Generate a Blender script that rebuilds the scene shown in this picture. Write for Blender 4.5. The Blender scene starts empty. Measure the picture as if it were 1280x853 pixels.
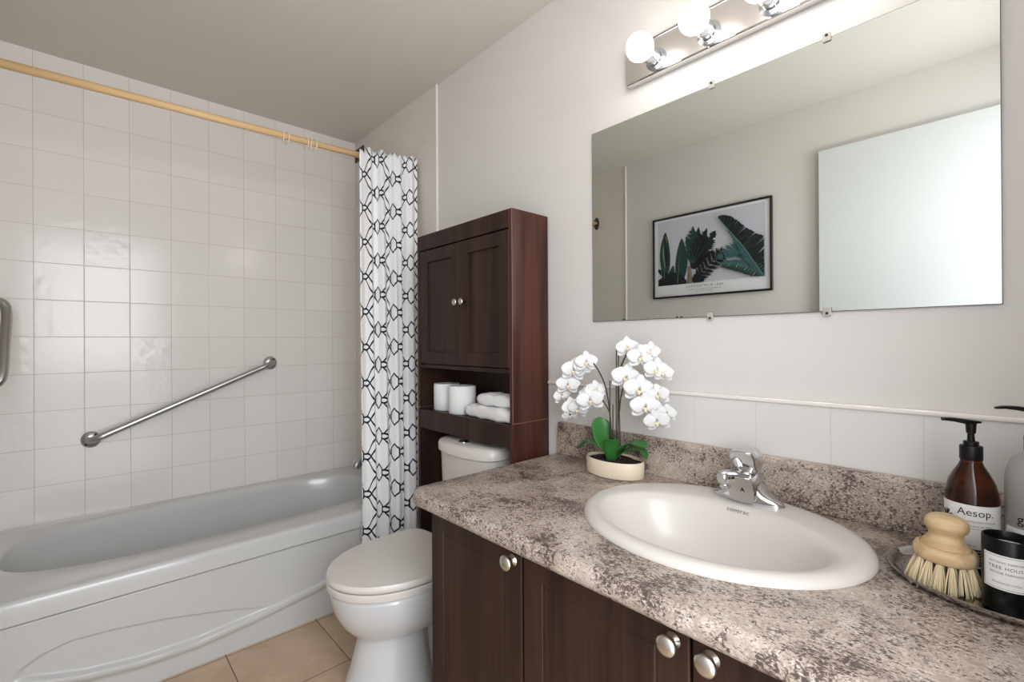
import bpy, bmesh, math, random
from mathutils import Vector, Matrix

S = bpy.context.scene
COL = S.collection
PI = math.pi
rnd = random.Random(7)

# ------------------------------------------------------------------ camera, light, exposure
CAMZ = 1.155
fw = Vector((0.6761721, 0.73674241, 0.00138025))
rt = Vector((0.73673647, -0.67615598, -0.00569799))
up = Vector((-0.00326468 * -1, -0.0048697, 0.99998281))
cam = bpy.data.cameras.new('camera')
cam.sensor_fit = 'HORIZONTAL'
cam.sensor_width = 36.0
cam.lens = 36.0 * 586.82 / 1280.0
cam.clip_start = 0.02
cam_o = bpy.data.objects.new('camera', cam)
COL.objects.link(cam_o)
M = Matrix.Identity(4)
for i in range(3):
    M[i][0], M[i][1], M[i][2] = rt[i], up[i], -fw[i]
M[2][3] = CAMZ
cam_o.matrix_world = M
S.camera = cam_o

S.view_settings.view_transform = 'Standard'
S.view_settings.look = 'None'
S.view_settings.gamma = 1.0
S.view_settings.use_curve_mapping = False
S.view_settings.exposure = 0.35
try:
    S.cycles.use_denoising = True
    S.cycles.max_bounces = 12
    S.cycles.glossy_bounces = 6
    S.cycles.transmission_bounces = 10
    S.cycles.sample_clamp_indirect = 6.0
    S.cycles.caustics_reflective = False
    S.cycles.caustics_refractive = False
except Exception:
    pass

W = bpy.data.worlds.new('world')
S.world = W
W.use_nodes = True
W.node_tree.nodes['Background'].inputs[0].default_value = (0.90, 0.95, 1.0, 1)
W.node_tree.nodes['Background'].inputs[1].default_value = 2.5

BULB = 10.0
FLASH = 27.0


def area(name, loc, target, sx, sy, power, color):
    l = bpy.data.lights.new(name, 'AREA')
    l.shape = 'RECTANGLE'
    l.size, l.size_y = sx, sy
    l.energy = power
    l.color = color
    o = bpy.data.objects.new(name, l)
    COL.objects.link(o)
    o.location = loc
    o.rotation_euler = (Vector(target) - Vector(loc)).to_track_quat('-Z', 'Y').to_euler()
    return o


area('doorway_daylight', (0.10, -0.42, 1.50), (0.35, 1.5, 1.10), 0.85, 1.15, 14.0, (0.93, 0.965, 1.0))
# the photographer's flash, aimed at the ceiling so that the room is lit by the bounce
fl_ = bpy.data.lights.new('bounced_flash', 'SPOT')
fl_.energy = FLASH
fl_.color = (1.0, 0.975, 0.95)
fl_.spot_size = math.radians(96)
fl_.spot_blend = 0.9
fl_.shadow_soft_size = 0.12
fl_o = bpy.data.objects.new('bounced_flash', fl_)
COL.objects.link(fl_o)
fl_o.location = (0.86, -0.12, 1.05)
fl_o.rotation_euler = (Vector((0.20, 0.80, 2.386)) - fl_o.location).to_track_quat('-Z', 'Y').to_euler()


# ------------------------------------------------------------------ node helpers
class NT:
    """small expression helper on a material's node tree"""
    def __init__(self, name):
        self.m = bpy.data.materials.new(name)
        self.m.use_nodes = True
        self.t = self.m.node_tree
        self.b = self.t.nodes['Principled BSDF']
        self._tc = None

    def node(self, kind, **kw):
        n = self.t.nodes.new(kind)
        for k, v in kw.items():
            setattr(n, k, v)
        return n

    def put(self, sock, val):
        if isinstance(val, E):
            self.t.links.new(val.s, sock)
        elif isinstance(val, (tuple, list)) and len(val) == 3 and sock.type == 'RGBA':
            sock.default_value = (*val, 1)
        else:
            sock.default_value = val

    def math(self, op, a, b=None, c=None):
        n = self.node('ShaderNodeMath', operation=op)
        for i, x in enumerate((a, b, c)):
            if x is not None:
                self.put(n.inputs[i], x)
        return E(self, n.outputs[0])

    def coord(self, kind='Object'):
        if self._tc is None:
            self._tc = self.node('ShaderNodeTexCoord')
        return E(self, self._tc.outputs[kind])

    def xyz(self, v):
        n = self.node('ShaderNodeSeparateXYZ')
        self.put(n.inputs[0], v)
        return [E(self, o) for o in n.outputs]

    def vec(self, x, y, z):
        n = self.node('ShaderNodeCombineXYZ')
        for i, a in enumerate((x, y, z)):
            self.put(n.inputs[i], a)
        return E(self, n.outputs[0])

    def noise(self, v, scale, detail=3.0, rough=0.5, dist=0.0):
        n = self.node('ShaderNodeTexNoise')
        self.put(n.inputs['Vector'], v)
        n.inputs['Scale'].default_value = scale
        n.inputs['Detail'].default_value = detail
        n.inputs['Roughness'].default_value = rough
        n.inputs['Distortion'].default_value = dist
        return E(self, n.outputs[0])

    def white(self, v):
        n = self.node('ShaderNodeTexWhiteNoise')
        self.put(n.inputs['Vector'], v)
        return E(self, n.outputs['Value'])

    def scale(self, v, s):
        n = self.node('ShaderNodeVectorMath', operation='MULTIPLY')
        self.put(n.inputs[0], v)
        n.inputs[1].default_value = s
        return E(self, n.outputs[0])

    def ramp(self, f, stops):
        n = self.node('ShaderNodeValToRGB')
        self.put(n.inputs[0], f)
        cr = n.color_ramp
        while len(cr.elements) < len(stops):
            cr.elements.new(0.5)
        for e, (p, c) in zip(cr.elements, stops):
            e.position = p
            e.color = (*c, 1)
        return E(self, n.outputs[0])

    def mix(self, f, a, b, mode='MIX'):
        n = self.node('ShaderNodeMix', data_type='RGBA', blend_type=mode)
        self.put(n.inputs[0], f)
        self.put(n.inputs[6], a)
        self.put(n.inputs[7], b)
        return E(self, n.outputs[2])

    def smooth(self, x, lo, hi):
        n = self.node('ShaderNodeMapRange', interpolation_type='SMOOTHSTEP')
        self.put(n.inputs[0], x)
        n.inputs[1].default_value = lo
        n.inputs[2].default_value = hi
        return E(self, n.outputs[0])

    def bump(self, h, strength=0.3, dist=0.002):
        n = self.node('ShaderNodeBump')
        n.inputs['Strength'].default_value = strength
        n.inputs['Distance'].default_value = dist
        self.put(n.inputs['Height'], h)
        self.t.links.new(n.outputs[0], self.b.inputs['Normal'])

    def set(self, **kw):
        names = dict(color='Base Color', rough='Roughness', metal='Metallic', spec='Specular IOR Level',
                     trans='Transmission Weight', ior='IOR', sheen='Sheen Weight', coat='Coat Weight',
                     coatr='Coat Roughness', alpha='Alpha', emit='Emission Color', power='Emission Strength',
                     sss='Subsurface Weight')
        for k, v in kw.items():
            self.put(self.b.inputs[names[k]], v)
        return self


class E:
    def __init__(self, nt, s):
        self.nt, self.s = nt, s

    def __add__(a, b): return a.nt.math('ADD', a, b)
    def __radd__(a, b): return a.nt.math('ADD', b, a)
    def __sub__(a, b): return a.nt.math('SUBTRACT', a, b)
    def __rsub__(a, b): return a.nt.math('SUBTRACT', b, a)
    def __mul__(a, b): return a.nt.math('MULTIPLY', a, b)
    def __rmul__(a, b): return a.nt.math('MULTIPLY', b, a)
    def __truediv__(a, b): return a.nt.math('DIVIDE', a, b)
    def f(a, op, b=None): return a.nt.math(op, a, b)


def srgb(r, g, b):
    def c(x):
        x /= 255.0
        return x / 12.92 if x <= 0.04045 else ((x + 0.055) / 1.055) ** 2.4
    return (c(r), c(g), c(b))


def plain(name, color, rough=0.5, metal=0.0, **kw):
    n = NT(name)
    n.set(color=color, rough=rough, metal=metal, **kw)
    return n.m


def paint(name, color, bump=0.08):
    n = NT(name)
    p = n.coord()
    f = n.noise(p, 2.2, 3)
    n.set(color=n.mix(f, color, tuple(c * 0.95 for c in color)), rough=0.55, spec=0.3)
    n.bump(n.noise(p, 180, 2), bump, 0.001)
    return n.m


def tile(name, ax, ay, x0, px, z0, pz, base, grout, rough=0.17, gw=0.0016, wav=0.75, bscale=26.0, mottle=0.0):
    """glazed tile on a grid given in metres; ax, ay pick two of the object's own axes"""
    n = NT(name)
    p = n.coord()
    c = n.xyz(p)
    a = (c[ax] - x0) / px
    b = (c[ay] - z0) / pz
    da = (a.f('FRACT') - 0.5).f('ABSOLUTE')
    db = (b.f('FRACT') - 0.5).f('ABSOLUTE')
    ea = (0.5 - da) * px
    eb = (0.5 - db) * pz
    d = ea.f('MINIMUM', eb)
    g = n.smooth(d, gw * 0.3, gw * 1.1)
    ida, idb = a.f('FLOOR'), b.f('FLOOR')
    r = n.white(n.vec(ida, idb, 0.0))
    col = n.mix(r, base, tuple(x * 0.965 for x in base))
    if mottle:
        off = n.vec(r * 9.0, r * 5.0, 0.0)
        nv = n.node('ShaderNodeVectorMath', operation='ADD')
        n.put(nv.inputs[0], p)
        n.put(nv.inputs[1], off)
        pv = E(n, nv.outputs[0])
        f = n.noise(pv, 7.0, 6, 0.62, 0.6)
        col = n.mix(n.smooth(f, 0.35, 0.7), col, mottle)
        f2 = n.noise(pv, 60.0, 3, 0.6)
        col = n.mix(n.smooth(f2, 0.5, 0.75) * 0.25, col, tuple(x * 0.75 for x in base))
    n.set(color=n.mix(g, grout, col), rough=n.math('MULTIPLY_ADD', g, rough - 0.6, 0.6))
    edge = n.smooth(d, 0.0, 0.003)
    tilt = n.noise(n.vec(ida, idb, r), 3.1, 0)
    h = edge * 0.14 + n.noise(p, bscale, 1, 0.4) * wav * n.smooth(tilt, 0.3, 0.75)
    n.bump(h, 0.5, 0.004)
    return n.m


def wood(name, dark, light, axis=2, rough=0.32, fine=1.0):
    n = NT(name)
    p = n.coord()
    s = [16.0, 16.0, 16.0]
    s[axis] = 0.9
    q = n.scale(p, tuple(s))
    f = n.noise(q, 1.0 * fine, 5, 0.6, 0.4)
    s2 = [110.0, 110.0, 110.0]
    s2[axis] = 3.0
    g = n.noise(n.scale(p, tuple(s2)), 1.0, 3, 0.6)
    k = n.smooth(f, 0.3, 0.72) * 0.75 + n.smooth(g, 0.35, 0.7) * 0.25
    n.set(color=n.mix(k, dark, light), rough=rough, spec=0.3)
    n.bump(g, 0.12, 0.0006)
    return n.m


def granite(name):
    n = NT(name)
    p = n.coord()
    warp = n.noise(p, 30.0, 2)
    q = n.scale(p, (1.0, 1.0, 1.0))
    big = n.noise(q, 9.0, 3, 0.55, 0.5)
    mid = n.noise(q, 55.0, 4, 0.65, 0.8)
    flk = n.noise(n.scale(p, (340.0, 180.0, 260.0)), 1.0, 4, 0.70, 0.7)
    base = n.ramp(mid, [(0.34, srgb(167, 151, 139)), (0.50, srgb(196, 181, 168)), (0.64, srgb(218, 207, 196))])
    thr = flk + (big - 0.5) * 0.55 + (mid - 0.5) * 0.60 + 0.022
    c2 = n.mix(n.smooth(thr, 0.45, 0.58) * 0.72, base, srgb(122, 104, 95))
    c3 = n.mix(n.smooth(thr, 0.55, 0.64) * 0.84, c2, srgb(62, 49, 46))
    lt = n.smooth(n.noise(p, 90.0, 3, 0.6, 0.5), 0.62, 0.70)
    c4 = n.mix(lt * 0.4, c3, srgb(228, 219, 209))
    n.set(color=c4, rough=0.30, spec=0.45)
    return n.m


def curtain_mat():
    """ogee trellis of double black lines with long hexagons at the crossings, laid in cloth metres (UV)"""
    n = NT('patterned_curtain_cloth')
    uv = n.coord('UV')
    c = n.xyz(uv)
    CW, PH = 0.118, 0.162                       # column spacing, vertical repeat
    s = c[0] / CW
    t = c[1] / PH
    xx = s.f('PINGPONG', 1.0)                    # 0 at an even column, 1 at an odd one
    k = ((xx - 0.22) / 0.56).f('MAXIMUM', 0.0).f('MINIMUM', 1.0)
    y = 0.5 * (k * k * (3.0 - 2.0 * k))
    slope = k * (1.0 - k) * (3.0 / 0.56 * PH / CW)
    den = (slope * slope + 1.0).f('POWER', 0.28)

    def fam(v):
        d = ((v + 0.5).f('FRACT') - 0.5).f('ABSOLUTE')
        return d * PH / den
    th = 0.0028
    off = 0.0045 + (xx * PI).f('SINE') * 0.0110
    d1 = (fam(t - y) - off).f('ABSOLUTE')
    d2 = (fam(t + y) - off).f('ABSOLUTE')
    line = d1.f('MINIMUM', d2)

    def hexd(xv, tv):
        ax = xv * CW
        ay = ((tv + 0.5).f('FRACT') - 0.5).f('ABSOLUTE') * PH
        return (ax - 0.0175).f('MAXIMUM', (ax * 0.78 + ay * 0.63) - 0.0240)
    h = hexd(xx, t).f('MINIMUM', hexd(1.0 - xx, t - 0.5))
    ring = h.f('ABSOLUTE')
    ln = n.smooth(line, th * 1.0, th * 1.8)
    inside = n.smooth(h, -0.0005, 0.0005)
    rg = n.smooth(ring, th * 0.75, th * 1.35)
    # white inside the hexagon, line work outside, hexagon outline on top
    keep = (1.0 - (1.0 - ln) * inside) * rg
    weave = n.noise(n.scale(uv, (900, 900, 1)), 1.0, 2)
    n.set(color=n.mix(keep, srgb(14, 16, 26), srgb(246, 246, 248)), rough=0.75, spec=0.2, sheen=0.15)
    n.bump(weave, 0.15, 0.0005)
    return n.m


MAT = {}
MAT['wall'] = paint('warm_grey_wall_paint', srgb(225, 220, 216))
MAT['ceiling'] = paint('ceiling_paint', srgb(212, 206, 197))
MAT['tile_back'] = tile('white_glazed_wall_tile_back', 0, 2, -0.14605, 0.15669, 1.50061, 0.157246,
                        srgb(241, 236, 231), srgb(206, 193, 180), gw=0.0015)
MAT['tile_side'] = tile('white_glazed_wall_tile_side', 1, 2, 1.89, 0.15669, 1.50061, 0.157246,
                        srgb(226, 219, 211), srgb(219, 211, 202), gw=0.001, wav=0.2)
MAT['tile_wains'] = tile('white_glazed_wainscot_tile', 1, 2, 0.1375, 0.1605, 0.853, 0.1572,
                         srgb(228, 225, 221), srgb(212, 207, 202), gw=0.0012, wav=0.10)
MAT['trim'] = plain('white_glazed_edge', srgb(238, 232, 226), 0.12)
MAT['floor'] = tile('beige_floor_tile', 0, 1, 0.39, 0.327, 1.664, 0.327, srgb(208, 184, 156), srgb(112, 92, 74),
                    rough=0.38, gw=0.0026, wav=0.05, mottle=srgb(188, 162, 134))
MAT['granite'] = granite('speckled_laminate')
MAT['espresso'] = wood('espresso_cabinet_wood', srgb(30, 19, 15), srgb(66, 43, 34), 2, 0.45)
MAT['mahogany'] = wood('reddish_brown_side_wood', srgb(52, 29, 24), srgb(98, 58, 47), 2, 0.30)
MAT['toe_board'] = plain('dark_board', srgb(30, 20, 17), 0.6)  # flat dark brown for the toe kick
MAT['porcelain_shaded'] = plain('white_porcelain_shaded', srgb(209, 210, 212), 0.10, coat=0.5, coatr=0.05)  # toilet's own white made cooler and darker: bowl's shade put into colour
MAT['biscuit'] = plain('warm_white_porcelain', srgb(219, 213, 207), 0.30, coat=0.15, coatr=0.12)
MAT['acrylic'] = plain('white_tub_enamel', srgb(207, 207, 206), 0.16, coat=0.3)
MAT['steel'] = plain('brushed_steel', srgb(186, 186, 185), 0.30, 1.0)
MAT['chrome'] = plain('polished_chrome', srgb(214, 214, 216), 0.06, 1.0)
MAT['nickel'] = plain('satin_nickel', srgb(214, 208, 200), 0.24, 1.0)
MAT['darkmetal'] = plain('tarnished_metal', srgb(88, 86, 78), 0.4, 1.0)
MAT['mirror'] = plain('mirror_glass', srgb(226, 230, 226), 0.0, 1.0)
MAT['mirror_edge'] = plain('dark_mirror_edge', srgb(70, 68, 62), 0.4)
MAT['clip'] = plain('clear_plastic_clip', srgb(244, 238, 230), 0.2, trans=0.5)
MAT['screw'] = plain('rusty_screw', srgb(60, 40, 28), 0.5, 0.3)
MAT['rodwood'] = wood('pale_pine_rod', srgb(212, 172, 120), srgb(232, 198, 150), 0, 0.35, 0.6)
MAT['cream'] = plain('cream_plastic', srgb(240, 228, 212), 0.35)
MAT['curtain'] = curtain_mat()
MAT['liner'] = plain('white_liner', srgb(236, 234, 232), 0.5)
MAT['paper'] = NT('white_tissue_paper')
MAT['paper'].set(color=srgb(240, 240, 240), rough=0.9, spec=0.1)
MAT['paper'].bump(MAT['paper'].noise(MAT['paper'].coord(), 260, 2), 0.25, 0.001)
MAT['paper'] = MAT['paper'].m
MAT['terry'] = NT('white_terry_cloth')
MAT['terry'].set(color=srgb(242, 241, 240), rough=0.95, spec=0.1, sheen=0.3)
MAT['terry'].bump(MAT['terry'].noise(MAT['terry'].coord(), 300, 3, 0.7), 0.9, 0.003)
MAT['terry'] = MAT['terry'].m
MAT['door'] = plain('white_door_paint', srgb(216, 217, 217), 0.4)
MAT['frame'] = plain('black_frame', srgb(18, 17, 17), 0.35)
MAT['print'] = plain('print_paper', srgb(236, 236, 240), 0.6)
MAT['printsky'] = plain('print_pale_sky', srgb(203, 203, 214), 0.6)
MAT['ink'] = plain('dark_grey_ink', srgb(84, 84, 88), 0.7)
MAT['blackink'] = plain('black_ink', srgb(28, 27, 28), 0.7)
MAT['labelwhite'] = plain('white_label_paper', srgb(232, 230, 228), 0.6)
MAT['blackplastic'] = plain('black_plastic', srgb(7, 7, 8), 0.4, spec=0.3)
MAT['blackglass'] = plain('black_glass', srgb(4, 4, 5), 0.3, spec=0.25)
MAT['wax'] = plain('white_wax', srgb(225, 218, 208), 0.5, sss=0.2)
MAT['amber'] = plain('amber_glass', srgb(132, 62, 34), 0.03, trans=0.92, ior=1.4)
MAT['liquid'] = plain('dark_soap', srgb(34, 14, 9), 0.25)
MAT['clear'] = plain('clear_frosted_plastic', srgb(252, 250, 248), 0.30, trans=0.74, ior=1.12)
MAT['tray'] = plain('polished_tray_metal', srgb(196, 193, 190), 0.05, 1.0)
MAT['beech'] = wood('pale_beech', srgb(186, 154, 112), srgb(222, 196, 157), 1, 0.55, 2.6)
MAT['bristle'] = plain('natural_bristle', srgb(230, 212, 174), 0.8)
MAT['pot'] = plain('cream_pot', srgb(236, 222, 196), 0.35)
MAT['soil'] = NT('dark_soil')
MAT['soil'].set(color=MAT['soil'].mix(MAT['soil'].noise(MAT['soil'].coord(), 130, 4), srgb(22, 14, 12), srgb(64, 42, 36)), rough=0.95)
MAT['soil'].bump(MAT['soil'].noise(MAT['soil'].coord(), 110, 3), 1.0, 0.006)
MAT['soil'] = MAT['soil'].m
MAT['leaf'] = NT('orchid_leaf_green')
MAT['leaf'].set(color=MAT['leaf'].mix(MAT['leaf'].noise(MAT['leaf'].coord(), 22, 3), srgb(28, 84, 34), srgb(66, 138, 62)), rough=0.38)
MAT['leaf'] = MAT['leaf'].m
MAT['stem'] = plain('brown_green_stem', srgb(66, 56, 42), 0.6)
MAT['petal'] = plain('white_petal', srgb(236, 235, 235), 0.6)
MAT['lip'] = plain('pale_yellow_lip', srgb(240, 226, 196), 0.6)
MAT['socket'] = plain('socket_chrome', srgb(196, 200, 206), 0.2, 1.0)
MAT['plate'] = plain('satin_plate', srgb(226, 222, 219), 0.30, 1.0)
MAT['bulb'] = plain('lit_globe_bulb', (1, 1, 1), 0.3, emit=(1.0, 0.95, 0.88), power=BULB)
MAT['vent'] = plain('brown_vent_metal', srgb(92, 78, 64), 0.5, 0.3)
MAT['ventdark'] = plain('dark_duct', srgb(28, 24, 20), 0.8)
for nm, c in dict(g1=(16, 32, 32), g2=(34, 64, 58), g3=(78, 104, 74), g4=(12, 20, 24), g5=(58, 96, 100), tr=(150, 134, 112), g6=(120, 138, 96), g7=(108, 138, 138)).items():
    MAT['palm_' + nm] = plain('palm_ink_' + nm, srgb(*c), 0.6)


# ------------------------------------------------------------------ mesh helpers
def obj(name, bm, mat, parent=None, smooth=False, kind=None, angle=None):
    me = bpy.data.meshes.new(name)
    bmesh.ops.recalc_face_normals(bm, faces=bm.faces[:])
    root = parent
    while root is not None and root.parent is not None:
        root = root.parent
    if root is not None and not root.get('_local'):
        bm.transform(Matrix.Translation(-root.location))
    bm.to_mesh(me)
    bm.free()
    for m in (mat if isinstance(mat, (list, tuple)) else [mat]):
        me.materials.append(m)
    if smooth or angle:
        for p in me.polygons:
            p.use_smooth = True
        if angle:
            try:
                me.set_sharp_from_angle(angle=math.radians(angle))
            except Exception:
                pass
    o = bpy.data.objects.new(name, me)
    COL.objects.link(o)
    if parent is not None:
        o.parent = parent
    if kind:
        o['kind'] = kind
    return o


def tag(o, label, cat, group=None):
    o['label'] = label
    o['category'] = cat
    if group:
        o['group'] = group
    return o


def thing(name, label, cat, loc=(0, 0, 0), group=None):
    o = bpy.data.objects.new(name, None)
    o.empty_display_size = 0.05
    COL.objects.link(o)
    o.location = loc
    return tag(o, label, cat, group)


def B():
    return bmesh.new()


def box(bm, x0, x1, y0, y1, z0, z1, bev=0.0, seg=2):
    t = bmesh.new()
    bmesh.ops.create_cube(t, size=1.0)
    t.transform(Matrix.Translation(((x0 + x1) / 2, (y0 + y1) / 2, (z0 + z1) / 2)) @
                Matrix.Diagonal((x1 - x0, y1 - y0, z1 - z0, 1)))
    if bev > 0:
        bmesh.ops.bevel(t, geom=t.edges[:], offset=bev, segments=seg, profile=0.5, affect='EDGES')
    join(bm, t)
    return bm


def join(bm, t, mi=0):
    vs = [bm.verts.new(v.co) for v in t.verts]
    for i, v in enumerate(t.verts):
        v.index = i
    for f in t.faces:
        try:
            nf = bm.faces.new([vs[v.index] for v in f.verts])
            nf.material_index = mi if mi else f.material_index
            nf.smooth = f.smooth
        except ValueError:
            pass
    t.free()


def loft(bm, rings, cap0=True, cap1=True, closed=True, mi=0):
    R = [[bm.verts.new(p) for p in r] for r in rings]
    n = len(R[0])
    for a, b in zip(R, R[1:]):
        for i in range(n if closed else n - 1):
            j = (i + 1) % n
            try:
                f = bm.faces.new((a[i], a[j], b[j], b[i]))
                f.material_index = mi
            except ValueError:
                pass
    for c, r in ((cap0, R[0]), (cap1, R[-1])):
        if c:
            try:
                f = bm.faces.new(r)
                f.material_index = mi
            except ValueError:
                pass
    return R


def lathe(bm, prof, c=(0, 0, 0), seg=40, sx=1.0, sy=1.0, axis='Z', cap0=True, cap1=True):
    rings = []
    for r, z in prof:
        ring = []
        for i in range(seg):
            a = 2 * PI * i / seg
            u, v = r * math.cos(a) * sx, r * math.sin(a) * sy
            if axis == 'Z':
                p = (c[0] + u, c[1] + v, c[2] + z)
            elif axis == 'X':
                p = (c[0] + z, c[1] + u, c[2] + v)
            else:
                p = (c[0] + u, c[1] + z, c[2] + v)
            ring.append(p)
        rings.append(ring)
    loft(bm, rings, cap0, cap1)
    return bm


def spline(pts, n=8):
    """Catmull-Rom through pts"""
    P = [Vector(p) for p in pts]
    if len(P) < 3:
        return P
    P = [P[0] * 2 - P[1]] + P + [P[-1] * 2 - P[-2]]
    out = []
    for i in range(1, len(P) - 2):
        for k in range(n):
            t = k / n
            a, b, c, d = P[i - 1], P[i], P[i + 1], P[i + 2]
            out.append(0.5 * (2 * b + (c - a) * t + (2 * a - 5 * b + 4 * c - d) * t * t + (3 * b - a - 3 * c + d) * t ** 3))
    out.append(P[-2])
    return out


def tube(bm, pts, r, seg=12, cap=True):
    P = [Vector(p) for p in pts]
    T = []
    for i in range(len(P)):
        a = P[max(i - 1, 0)]
        b = P[min(i + 1, len(P) - 1)]
        T.append((b - a).normalized())
    nrm = T[0].orthogonal().normalized()
    rings = []
    for i, p in enumerate(P):
        if i:
            q = T[i - 1].rotation_difference(T[i])
            nrm = (q @ nrm).normalized()
        bn = T[i].cross(nrm).normalized()
        rr = r[i] if isinstance(r, (list, tuple)) else r
        rings.append([p + nrm * (rr * math.cos(2 * PI * k / seg)) + bn * (rr * math.sin(2 * PI * k / seg)) for k in range(seg)])
    loft(bm, rings, cap, cap)
    return bm


def torus(bm, c, R, r, axis='X', seg=28, s2=8, sy=1.0):
    pts = []
    rings = []
    for i in range(seg):
        a = 2 * PI * i / seg
        ring = []
        for k in range(s2):
            b = 2 * PI * k / s2
            rad = R + r * math.cos(b)
            u, v, w = rad * math.cos(a), rad * math.sin(a) * sy, r * math.sin(b)
            ring.append({'X': (c[0] + w, c[1] + u, c[2] + v), 'Y': (c[0] + u, c[1] + w, c[2] + v),
                         'Z': (c[0] + u, c[1] + v, c[2] + w)}[axis])
        rings.append(ring)
    rings.append(rings[0])
    loft(bm, rings, False, False)
    bmesh.ops.remove_doubles(bm, verts=bm.verts[:], dist=1e-6)
    return bm


def sph(bm, c, r, sx=1, sy=1, sz=1, u=28, v=16):
    t = bmesh.new()
    bmesh.ops.create_uvsphere(t, u_segments=u, v_segments=v, radius=r)
    t.transform(Matrix.Translation(c) @ Matrix.Diagonal((sx, sy, sz, 1)))
    join(bm, t)
    return bm


def rect_rings_door(bm, x, y0, y1, z0, z1, thick, steps):
    """cabinet door lying in a plane of constant x, face towards -x; steps = (inset, depth) from the rim inwards"""
    def ring(ins, dx):
        return [(x + dx, y0 + ins, z0 + ins), (x + dx, y1 - ins, z0 + ins), (x + dx, y1 - ins, z1 - ins), (x + dx, y0 + ins, z1 - ins)]
    rings = [ring(0, thick)] + [ring(a, b) for a, b in steps]
    loft(bm, rings, True, True)
    return bm


def text_bm(body, size, align='CENTER', spacing=1.0):
    cu = bpy.data.curves.new('lettering', 'FONT')
    cu.body = body
    cu.size = size
    cu.align_x = align
    cu.space_character = spacing
    cu.resolution_u = 3
    o = bpy.data.objects.new('lettering', cu)
    COL.objects.link(o)
    dg = bpy.context.evaluated_depsgraph_get()
    dg.update()
    me = bpy.data.meshes.new_from_object(o.evaluated_get(dg))
    bpy.data.objects.remove(o)
    bpy.data.curves.remove(cu)
    bm = bmesh.new()
    bm.from_mesh(me)
    bpy.data.meshes.remove(me)
    return bm


# ------------------------------------------------------------------ room
XW, XL, YB, YF, CEIL = 1.26, -0.326, 2.792, -0.17, 2.386


def slab(name, x0, x1, y0, y1, z0, z1, mat):
    b = B()
    box(b, x0, x1, y0, y1, z0, z1)
    return obj(name, b, mat, kind='structure')


slab('floor', XL - 0.1, XW + 0.1, YF - 0.1, YB + 0.1, -0.06, 0.0, MAT['floor'])
slab('ceiling', XL - 0.1, XW + 0.1, YF - 0.1, YB + 0.1, CEIL, CEIL + 0.06, MAT['ceiling'])
slab('wall_back', XL - 0.1, XW + 0.1, YB, YB + 0.1, 0, CEIL, MAT['tile_back'])
wr = slab('wall_right', XW, XW + 0.1, YF, YB, 0, CEIL, MAT['wall'])
wl = slab('wall_left', XL - 0.1, XL, YF, YB, 0, CEIL, MAT['wall'])
b = B()
box(b, 0.56, XW + 0.1, YF - 0.1, YF, 0, CEIL)
box(b, XL - 0.1, 0.56, YF - 0.1, YF, 2.16, CEIL)
box(b, XL - 0.1, XL, YF - 0.1, YF, 0, 2.16)
obj('wall_front', b, MAT['wall'], kind='structure')
# tile panels around the tub and behind the vanity
b = B(); box(b, XW - 0.006, XW, 1.89, YB, 0, CEIL); obj('tub_surround_tile', b, MAT['tile_side'], wr)
b = B(); box(b, XL, XL + 0.006, 1.89, YB, 0, CEIL); obj('tub_surround_tile', b, MAT['tile_side'], wl)
b = B(); box(b, XW - 0.006, XW, YF, 1.89, 0, 1.004); obj('wainscot_tile', b, MAT['tile_wains'], wr)
for i, (x0, x1) in enumerate(((XW - 0.012, XW), (XL, XL + 0.012))):
    b = B(); box(b, x0, x1, 1.8835, 1.8935, 1.004, CEIL, 0.003, 2)
    obj('trim_%d' % (i + 1), b, MAT['trim'], kind='structure')
b = B(); box(b, XW - 0.013, XW, YF, 1.8835, 1.001, 1.012, 0.004, 3); obj('trim_3', b, MAT['trim'], kind='structure')
# open door leaf lying back against the left wall
b = B(); box(b, -0.3245, -0.2875, -0.10, 0.709, 0.012, 2.123, 0.002, 1)
dr = obj('door_1', b, MAT['door'], kind='structure')
b = B()
lathe(b, [(0.026, 0), (0.026, 0.006), (0.010, 0.010), (0.010, 0.03), (0.024, 0.038), (0.027, 0.05), (0.020, 0.06), (0.002, 0.063)], (0, 0, 0), 24, axis='X')
b.transform(Matrix.Translation((-0.2875, 0.64, 1.0)))
obj('door_knob', b, MAT['nickel'], dr, smooth=True)

# ------------------------------------------------------------------ bathtub
TX0, TX1, TY0, TY1 = XL + 0.007, XW - 0.007, 1.990, YB - 0.001
tub = thing('bathtub', 'white built-in bathtub with a swoosh on its front panel', 'bathtub', (0.467, 2.4, 0))


def ray_rect(cx, cy, th, x0, x1, y0, y1):
    c, s = math.cos(th), math.sin(th)
    t = 1e9
    if c > 1e-9: t = min(t, (x1 - cx) / c)
    if c < -1e-9: t = min(t, (x0 - cx) / c)
    if s > 1e-9: t = min(t, (y1 - cy) / s)
    if s < -1e-9: t = min(t, (y0 - cy) / s)
    return cx + c * t, cy + s * t


def sup(cx, cy, th, a, bb, n):
    c, s = abs(math.cos(th)) / a, abs(math.sin(th)) / bb
    r = (c ** n + s ** n) ** (-1.0 / n)
    return cx + r * math.cos(th), cy + r * math.sin(th)


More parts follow.
